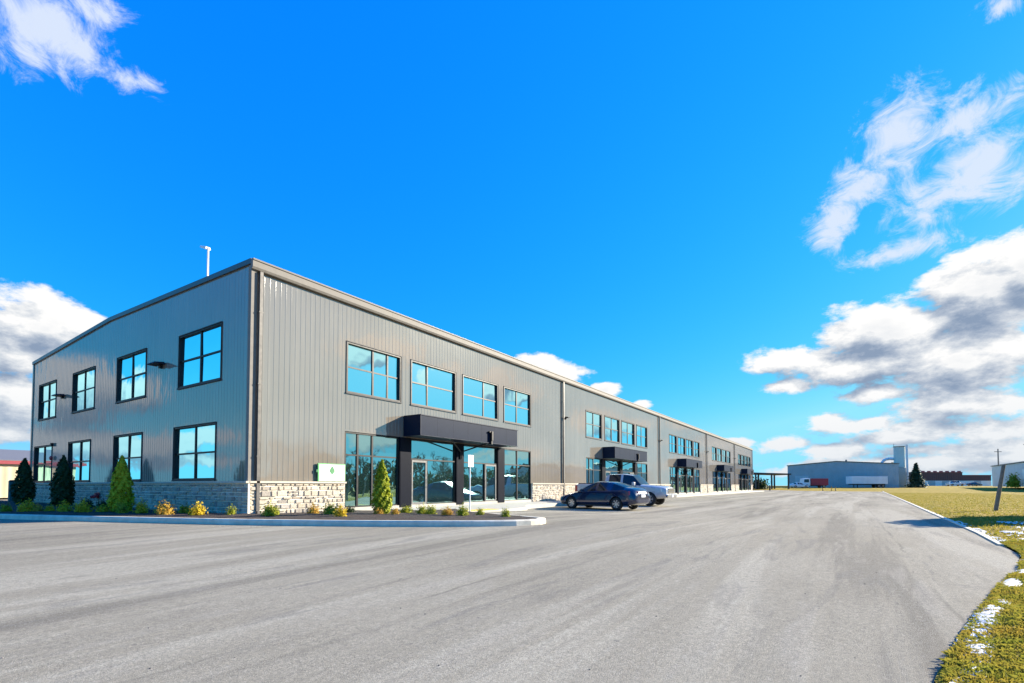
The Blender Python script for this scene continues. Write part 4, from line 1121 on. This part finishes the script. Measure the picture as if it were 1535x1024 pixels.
# ------------------------------------------------------------------ right side: leaning post, utility pole, tree off to the right
S = thing('leaning_post', (23.3, -22.0, .04), 'weathered grey wooden post leaning to the right on the lawn', 'post')
ax = R0
mb = MB(); top = R0 * .46
rr = random.Random(2)
ringz = lin(-.1, 2.18, 9)
prevr = None
for z in ringz:
    o_ = R0 * (.46 * max(0, z) / 2.18); rg_ = []
    for k in range(10):
        a = 2 * PI * k / 10; r = .085 - .012 * max(0, z) / 2.2 + rr.uniform(-.006, .006); rg_.append((o_.x + r * math.cos(a), o_.y + r * math.sin(a), z))
    if prevr: mb.add(prevr + rg_, [(k, (k + 1) % 10, 10 + (k + 1) % 10, 10 + k) for k in range(10)])
    prevr = rg_
mb.add(prevr, [tuple(range(10))])
mb.build('shaft', simple('weathered_wood', (.20, .18, .14), .9, bump=.5, var=.3, scale=9), S, True)
S2 = R0 * .47
mb = MB(); mb.tube((S2.x - .11, S2.y + .0, 2.08), (S2.x + .11, S2.y, 2.08), .02, .02, 6); mb.build('bolt', M['alu'], S)

def bare_tree_geo(mb, base, h, seed, spread=.5, depth=5, mi=0, r0=None):
    rr = random.Random(seed)
    def rec(p, d, L, r, k):
        q = p + d * L; mb.tube(p, q, r, r * .68, 6 if k > 2 else 4, mi, False)
        if k == 0: return
        for _ in range(3 if k > 1 else 4):
            nd = (d + Vector((rr.gauss(0, spread), rr.gauss(0, spread), rr.gauss(.12, .25)))).normalized()
            rec(p + d * L * rr.uniform(.55, 1), nd, L * rr.uniform(.55, .82), r * .6, k - 1)
    rec(Vector(base), Vector((rr.gauss(0, .04), rr.gauss(0, .04), 1)).normalized(), h * .32, r0 or h * .018, depth)

def spruce_parts(parent, h, r, n, seed, mat):
    rg = np.random.default_rng(seed)
    tt = rg.random(n) ** 1.3; ang = rg.random(n) * 2 * PI
    tier = (tt * 13 + .3 * np.sin(ang * 3)) % 1
    rad = r * (1 - tt) ** .85 * (1.05 - .55 * tier) * (.35 + .7 * rg.random(n) ** .5) * (1 + .2 * np.sin(ang * 7 + tt * 30)) + .02
    P = np.stack([np.cos(ang) * rad, np.sin(ang) * rad, h * (.06 + .94 * tt) - rad * .22], 1)
    N = np.stack([np.cos(ang) * .5, np.sin(ang) * .5, .9 + 0 * ang], 1) + rg.normal(size=(n, 3)) * .4
    link_mesh('crown', leaf_mesh('spruce_crown', P, N, h * .05 * (.6 + .8 * rg.random(n)), mat, 2.2), parent)
    mb = MB(); mb.tube((0, 0, -.1), (0, 0, h * .93), h * .02, .02, 7); mb.build('trunk', M['bark'], parent)
def crown_points(rx, rz, zc, n):
    rg = np.random.default_rng(41); d = rg.normal(size=(n, 3)); d /= np.linalg.norm(d, axis=1, keepdims=True)
    q = (.5 + .55 * rg.random(n) ** .5) * (1 + .15 * np.sin(d[:, 0] * 6) * np.sin(d[:, 1] * 7 + d[:, 2] * 5))
    return np.stack([d[:, 0] * rx * q, d[:, 1] * rx * q, zc + d[:, 2] * rz * q], 1), d + rg.normal(size=(n, 3)) * .6
T = thing('evergreen_tree', (20.6, -24.6, .05), 'small round evergreen standing on the lawn just outside the right edge', 'evergreen tree')
link_mesh('crown', leaf_mesh('broad_crown', *crown_points(1.7, 1.5, 2.7, 3400), .2, M['spruce'], 1.6), T)
mb = MB(); mb.tube((0, 0, -.1), (0, 0, 2.4), .12, .05, 8); mb.build('trunk', M['bark'], T)
T = thing('spruce_tree', (188.6, -27.8, .75), 'dark spruce half hidden behind the silo tower', 'evergreen tree', group='spruces by the silo'); spruce_parts(T, 7.6, 1.9, 1500, 32, M['spruce'])
T = thing('spruce_tree', (176.1, -32.5, .72), 'full dark spruce standing right of the silo tower', 'evergreen tree', group='spruces by the silo'); spruce_parts(T, 6.9, 2.5, 2200, 33, M['spruce'])

M['pole_wood'] = simple('utility_pole_wood', (.22, .20, .18), .9)
S = thing('utility_pole', (230, -59.6, 1.1), 'thin utility pole rising behind the pale building at right', 'utility pole', CAM_RZ)
mb = MB(); mb.tube((0, 0, 0), (0, 0, 12.9), .24, .16, 8); mb.build('shaft', M['pole_wood'], S)
mb = MB(); mb.box(-1.2, 1.2, -.1, .1, 11.8, 12.0); mb.build('crossarm', M['pole_wood'], S)

# ------------------------------------------------------------------ far buildings
def ribmat(name, col, step, rough=.5, metal=.1, axis=0):
    m, t, b = new_mat(name)
    wv = t.node('ShaderNodeTexWave'); wv.bands_direction = 'XYZ'[axis]; wv.inputs['Scale'].default_value = 1 / step; t.link(t.obj(), wv.inputs['Vector'])
    n = t.noise(t.obj(), .6, 4)
    t.link(t.mix(t.mapr(n, .3, .7), tuple(x * .9 for x in col), tuple(x * 1.08 for x in col)), b.inputs['Base Color'])
    b.inputs['Roughness'].default_value = rough; b.inputs['Metallic'].default_value = metal
    t.link(t.bump(wv.outputs['Fac'], .5, .05), b.inputs['Normal']); return m
M['wh'] = ribmat('blue_grey_cladding', (.38, .43, .45), 2.0)
M['wh_pale'] = ribmat('pale_blue_grey_cladding', (.50, .55, .58), 2.0)
M['beige'] = ribmat('beige_cladding', (.55, .46, .30), 2.0)
M['brown'] = ribmat('maroon_brown_cladding', (.085, .035, .04), 3.0)
M['red_fascia'] = simple('red_fascia', (.28, .05, .06), .5)
M['dark_roof'] = simple('dark_grey_roof', (.15, .15, .16), .7)
def gable_building(S, w, dpt, he, hr, wallm, roofm, ridge_x=0.0, trim=None):
    x0, x1 = -w / 2, w / 2
    mb = MB(); f = [(x0, 0), (x1, 0), (x1, he), (ridge_x, hr), (x0, he)]
    vs_ = [(x, 0, z) for x, z in f] + [(x, dpt, z) for x, z in f]
    mb.add(vs_, [(0, 1, 2, 3, 4), (9, 8, 7, 6, 5), (0, 5, 6, 1), (1, 6, 7, 2), (4, 9, 5, 0)])
    mb.build('wall', wallm, S)
    mb = MB()
    for (xa, za, xb, zb) in ((x0 - .2, he, ridge_x, hr), (ridge_x, hr, x1 + .2, he)):
        mb.hexa([(xa, -.2, za + .01), (xb, -.2, zb + .01), (xb, dpt + .2, zb + .01), (xa, dpt + .2, za + .01), (xa, -.2, za + .22), (xb, -.2, zb + .22), (xb, dpt + .2, zb + .22), (xa, dpt + .2, za + .22)])
    rf = mb.build('roof', roofm, S)
    return rf
S = thing('warehouse', (170, -14.3, .66), 'blue grey gabled metal warehouse at the end of the lot', 'building', -PI / 2)
gable_building(S, 27.6, 45, 6.7, 7.75, M['wh'], M['trim_light'], -1.0)
mb = MB(); mb.box(-11.8, -8.2, -.08, -.01, 0, 3.6); mb.build('loading_door', M['wh_pale'], S)
mb = MB(); mb.tube((1.5, 6, 7.5), (1.5, 6, 8.5), .25, .25, 8); mb.build('roof_vent', M['alu'], S)
# silo with duct
S = thing('silo_tower', (179.9, -29.2, .66), 'tall pale green silo tower with curved duct beside the warehouse', 'silo', -PI / 2)
M['silo'] = ribmat('pale_green_steel', (.62, .70, .62), 1.2, .5, .0)
mb = MB(); mb.box(-1.45, 1.15, 0, 2.8, 5.9, 12.2); mb.build('bin', M['silo'], S, bevel=.15)
mb = MB(); mb.box(-1.58, 1.28, -.12, 2.95, 0, 5.85); mb.build('base_tower', simple('concrete_tower', (.58, .58, .50), .9), S)
mb = MB(); mb.tube((1.6, -.2, 0), (1.6, -.2, 12.7), .28, .28, 10); mb.build('riser_pipe', M['white'], S)
mb = MB(); pts = [(-1.4, .5, 8.6), (-2.6, .5, 8.7), (-3.5, .5, 8.5), (-4.2, .5, 7.9), (-4.45, .5, 7.0), (-4.5, .5, 4.5), (-4.6, .5, .2)]
for a, b in zip(pts, pts[1:]): mb.tube(a, b, .42, .42, 10)
mb.build('duct', M['white'], S, True)
mb = MB(); mb.box(-1.55, 1.25, -.2, 2.95, 12.2, 12.32); mb.box(-1.5, -1.4, .2, .3, 12.3, 13.1); mb.build('cap', M['alu'], S)
# right pale building
S = thing('pale_building', (163, -51.8, 1.0), 'pale grey metal building with a long side wall at the right edge', 'building', PI)
mb = MB(); mb.box(-32, 32, 0, 26, 0, 5.9); mb.build('wall', M['wh_pale'], S)
mb = MB(); mb.hexa([(-32.2, -.25, 5.91), (32.2, -.25, 5.91), (32.2, 13, 7.4), (-32.2, 13, 7.4), (-32.2, -.25, 6.15), (32.2, -.25, 6.15), (32.2, 13, 7.6), (-32.2, 13, 7.6)])
mb.hexa([(-32.2, 13, 7.4), (32.2, 13, 7.4), (32.2, 26.2, 5.91), (-32.2, 26.2, 5.91), (-32.2, 13, 7.6), (32.2, 13, 7.6), (32.2, 26.2, 6.1), (-32.2, 26.2, 6.1)]); mb.build('roof', M['trim_light'], S)
mb = MB(); mb.box(0, 3.4, -.1, -.02, 0, 4.2); mb.build('door', M['white'], S)
mb = MB(); mb.tube((-4.0, 3, 6.2), (-4.0, 3, 8.0), .3, .3, 8); mb.box(-4.6, -3.4, 2.4, 3.6, 8.0, 8.3); mb.build('roof_vent', M['frame'], S)
T = thing('round_bush', (163.5, -50.2, .95), 'round bright green bush before the pale building at right', 'bush')
link_mesh('foliage', shrub_mesh(1.1, 2.6, 700, M['leaf_green'], 77, .3), T)
mb = MB(); mb.tube((0, 0, -.1), (0, 0, 1.5), .08, .03, 6); mb.build('stems', M['bark'], T)
# long brown building
S = thing('brown_building', (281.3, -55.1, 1.1), 'long low maroon brown industrial building with white lower band', 'building', CAM_RZ)
mb = MB(); mb.box(-17.5, 3, 0, 30, 2.3, 5.9); mb.box(3, 15.5, 0, 30, 2.3, 4.6); mb.build('wall', M['brown'], S)
mb = MB(); mb.box(-17.5, 15.5, -.02, 30, 0, 2.28); mb.build('lower_wall', M['white'], S)
mb = MB(); mb.box(-17.7, 3.1, -.2, 30.2, 5.9, 6.1); mb.box(3.2, 15.7, -.2, 30.2, 4.6, 4.8)
for x in lin(-16.5, 2, 8): mb.box(x, x + .9, .5, 1.4, 6.1, 6.6)
mb.build('roof', M['red_fascia'], S)
for x in (-12, -6, 8):
    mb = MB(); mb.box(x, x + 3, -.1, -.03, 0, 2.2); mb.build('door', M['wh'], S)
# open carport behind the far end
S = thing('open_shed', (122.8, -1.3, .45), 'open sided steel shed with flat roof beyond the far end of the building', 'shed', CAM_RZ)
mb = MB(); mb.hexa([(-4.6, -1, 3.55), (4.1, -1, 3.30), (4.1, 6, 3.30), (-4.6, 6, 3.55), (-4.6, -1, 3.85), (4.1, -1, 3.6), (4.1, 6, 3.6), (-4.6, 6, 3.85)]); mb.build('roof', M['frame_trim'], S)
for x in (-4.0, -.3, 3.6):
    for y in (-.7, 5.6):
        mb = MB(); mb.box(x - .14, x + .14, y - .14, y + .14, 0, 3.42); mb.build('post', M['trim_dark'], S)
for x, lab in ((-2.3, 'dark round evergreen bush under the left bay of the open shed'), (1.6, 'dark round evergreen bush under the right bay of the open shed')):
    p = Vector((122.8, -1.3, .5)) + R0 * x + F0 * 9
    T = thing('round_bush', p, lab, 'bush', group='dark bushes behind the shed')
    link_mesh('foliage', shrub_mesh(1.9, 2.2, 900, M['leaf_dark'], 80 + int(x), .35), T)
    mb = MB(); mb.tube((0, 0, -.2), (0, 0, 1.5), .1, .04, 6); mb.build('stems', M['bark'], T)
# bollard and delineators at the lot's end
S = thing('bollard', (113.7, -2.0, .15), 'dark bollard at the far end of the lot beyond the building', 'bollard')
mb = MB(); mb.tube((0, 0, 0), (0, 0, 1.1), .16, .16, 10); mb.lathe([(.16, 1.1), (.12, 1.17), (0, 1.2)], 'z', 10); mb.build('post', M['frame'], S)
mb = MB(); mb.tube((0, 0, .85), (0, 0, .95), .165, .165, 10); mb.build('band', M['trim_light'], S)
for i, (x, lab) in enumerate(((1233, 'dark marker post leftmost of three at the end of the lot'), (1246, 'orange marker post in the middle of three at the end of the lot'), (1252, 'pale marker post rightmost of three at the end of the lot'))):
    p = CAMLOC + F0 * 112 + R0 * (x - 767.5) / 757 * 112
    S = thing('marker_post', (p.x, p.y, terr(p.x, p.y) - .05), lab, 'marker post', group='marker posts at the end of the lot')
    mb = MB(); mb.tube((0, 0, 0), (0, 0, 1.05), .07, .06, 8); mb.build('post', (M['frame'], M['leaf_rust'], M['trim_light'])[i], S)
    mb = MB(); mb.lathe([(.14, 0), (.14, .06), (.08, .08)], 'z', 10); mb.build('base', M['plastic'], S)
# beige building left
S = thing('beige_building', (-6, 47, .15), 'low beige metal building with red fascia and dark roof at the left edge', 'building')
mb = MB(); mb.box(-2.5, 40, 0, 16, 0, 3.05); mb.build('wall', M['beige'], S)
mb = MB(); mb.box(-2.8, 40.3, -.35, -.02, 3.05, 3.35); mb.build('fascia', M['red_fascia'], S)
mb = MB(); mb.hexa([(-2.8, -.3, 3.36), (40.3, -.3, 3.36), (40.3, 8, 4.7), (-2.8, 8, 4.7), (-2.8, -.3, 3.42), (40.3, -.3, 3.42), (40.3, 8, 4.78), (-2.8, 8, 4.78)]); mb.hexa([(-2.8, 8, 4.7), (40.3, 8, 4.7), (40.3, 16.3, 3.3), (-2.8, 16.3, 3.3), (-2.8, 8, 4.78), (40.3, 8, 4.78), (40.3, 16.3, 3.4), (-2.8, 16.3, 3.4)]); mb.build('roof', M['dark_roof'], S)
for x in (4, 22):
    mb = MB(); mb.box(x, x + 3.2, -.06, -.01, 0, 2.6); mb.build('door', M['trim_light'], S)
for i, (x, y_, h) in enumerate(((2.0, 72, 8.2), (6.6, 75, 7.4), (-1.5, 70, 7.2))):
    T = thing('bare_tree', (x, y_, 0), ('tall bare tree above the beige roof', 'bare tree right of the tallest one above the beige roof, by the building edge', 'bare tree farthest left above the beige roof')[i], 'bare tree', group='bare trees behind the beige building')
    mb = MB(); bare_tree_geo(mb, (0, 0, 0), h, 60 + i, .5, 5); mb.build('branches', M['bark'], T)
# green pedestal at the end of the planting bed
S = thing('utility_pedestal', (-.75, 23.6, .35), 'dark teal utility pedestal left of the farthest cedar', 'utility box')
mb = MB(); mb.box(-.13, .13, -.13, .13, 0, 1.12); mb.build('housing', simple('teal_enamel', (.02, .12, .12), .5), S, bevel=.02)
mb = MB(); mb.hexa([(-.15, -.15, 1.12), (.15, -.15, 1.12), (.15, .15, 1.12), (-.15, .15, 1.12), (-.08, -.08, 1.22), (.08, -.08, 1.22), (.08, .08, 1.22), (-.08, .08, 1.22)]); mb.build('cap', M['frame'], S)
# far vehicles
def far(px, d, z=None):
    p = CAMLOC + F0 * d + R0 * (px - 767.5) / 757 * d
    return (p.x, p.y, hz(p.x, p.y) + terr(p.x, p.y))
dup(car, (-1.2, 39.5, hz(-1.2, 39.5)), PI * .05, 'white car parked before the beige building at the left edge', 'cars by the beige building', {M['navy_paint']: M['white_paint']})
dup(car, (-1.9, 34.5, hz(-1.9, 34.5)), PI * .02, 'red car parked before the white one at the left edge', 'cars by the beige building', {M['navy_paint']: M['red_paint']})
dup(car, (147, -5.1, terr(147, -5.1)), CAM_RZ, 'small pale car parked at the left corner of the warehouse', None, {M['navy_paint']: M['white_paint']})
tr2 = dup(truck, (238.5, -49.3, 1.1), CAM_RZ + PI, 'white pickup truck parked before the brown building', None, {M['silver_paint']: M['white_paint']})
dup(car, (238, -54.5, 1.1), CAM_RZ, 'dark car parked right of the white pickup before the brown building', None)
# delivery truck in front of the warehouse
S = thing('box_truck', far(1219, 138), 'delivery truck with white cab and red body before the warehouse', 'truck', CAM_RZ)
mb = MB(); mb.hexa([(-3.3, -1.1, .55), (-1.4, -1.1, .55), (-1.4, 1.1, .55), (-3.3, 1.1, .55), (-3.0, -1.05, 2.5), (-1.4, -1.05, 2.6), (-1.4, 1.05, 2.6), (-3.0, 1.05, 2.5)]); mb.build('cab', M['white'], S, bevel=.1)
mb = MB(); mb.hexa([(-3.16, -1.115, 1.5), (-1.8, -1.115, 1.5), (-1.8, -1.09, 1.5), (-3.16, -1.09, 1.5), (-3.02, -1.08, 2.3), (-1.8, -1.08, 2.35), (-1.8, -1.05, 2.35), (-3.02, -1.05, 2.3)]); mb.build('side_window', M['car_glass'], S)
mb = MB(); mb.box(-1.3, 3.4, -1.2, 1.2, .7, 2.55); mb.build('cargo_body', simple('red_cargo_panel', (.28, .03, .05), .5), S, bevel=.04)
mb = MB(); mb.box(-3.0, 3.3, -.5, .5, .45, .68); mb.build('chassis', M['plastic'], S)
for x in (-2.4, 2.2):
    for sy in (-1, 1): wheel(S, x, sy * 1.0, .45, .3, sy, 5)
S = thing('semi_trailer', far(1299, 141), 'long white box semi trailer parked along the warehouse front', 'trailer', CAM_RZ)
mb = MB(); mb.box(-5.0, 5.0, -1.25, 1.25, 1.05, 3.15); mb.build('box', ribmat('white_trailer_panel', (.84, .85, .86), 1.2), S, bevel=.04)
mb = MB(); mb.box(-4.8, 4.8, -.5, .5, .8, 1.04); mb.box(-3.2, -3.05, -.8, -.65, 0, .8); mb.box(-3.2, -3.05, .65, .8, 0, .8); mb.build('chassis', M['plastic'], S)
for x in (2.6, 3.8):
    for sy in (-1, 1): wheel(S, x, sy * 1.0, .5, .3, sy, 5)

# woodland across the road, seen mirrored in the shop glass
mb = MB(); rr = random.Random(8)
for k in range(34):
    u = 18 + k * 3.6 + rr.uniform(-1, 1); hgt = (10.5 if u < 75 else 8) * rr.uniform(.75, 1.1)
    bare_tree_geo(mb, (u, -50 - rr.uniform(0, 9), -.2), hgt, 100 + k, .45, 4, 0, hgt * .02)
n0 = len(mb.f)
wood = mb.build('woodland', [M['bark'], M['spruce']])
rg = np.random.default_rng(5); nn = 9000
uu = rg.random(nn) * 125 + 16; top = 4.2 + 1.6 * np.sin(uu * .35) + 1.2 * np.sin(uu * .83 + 1); top = np.where(uu > 70, top * .8, top)
P = np.stack([uu, -53 - rg.random(nn) * 6, rg.random(nn) ** .8 * top], 1)
me = leaf_mesh('woodland_foliage', P, rg.normal(size=(nn, 3)), .55 * (.6 + .8 * rg.random(nn)), M['leaf_deep'], 1.5)
bm = bmesh.new(); bm.from_mesh(wood.data); n1 = len(bm.faces); bm.from_mesh(me); bm.faces.ensure_lookup_table()
for f in bm.faces[n1:]: f.material_index = 1
bm.to_mesh(wood.data); bm.free(); wood.data.materials[1] = M['leaf_deep']
tag(wood, 'strip of bare woodland and dark undergrowth across the lawn', 'woodland', kind='stuff')
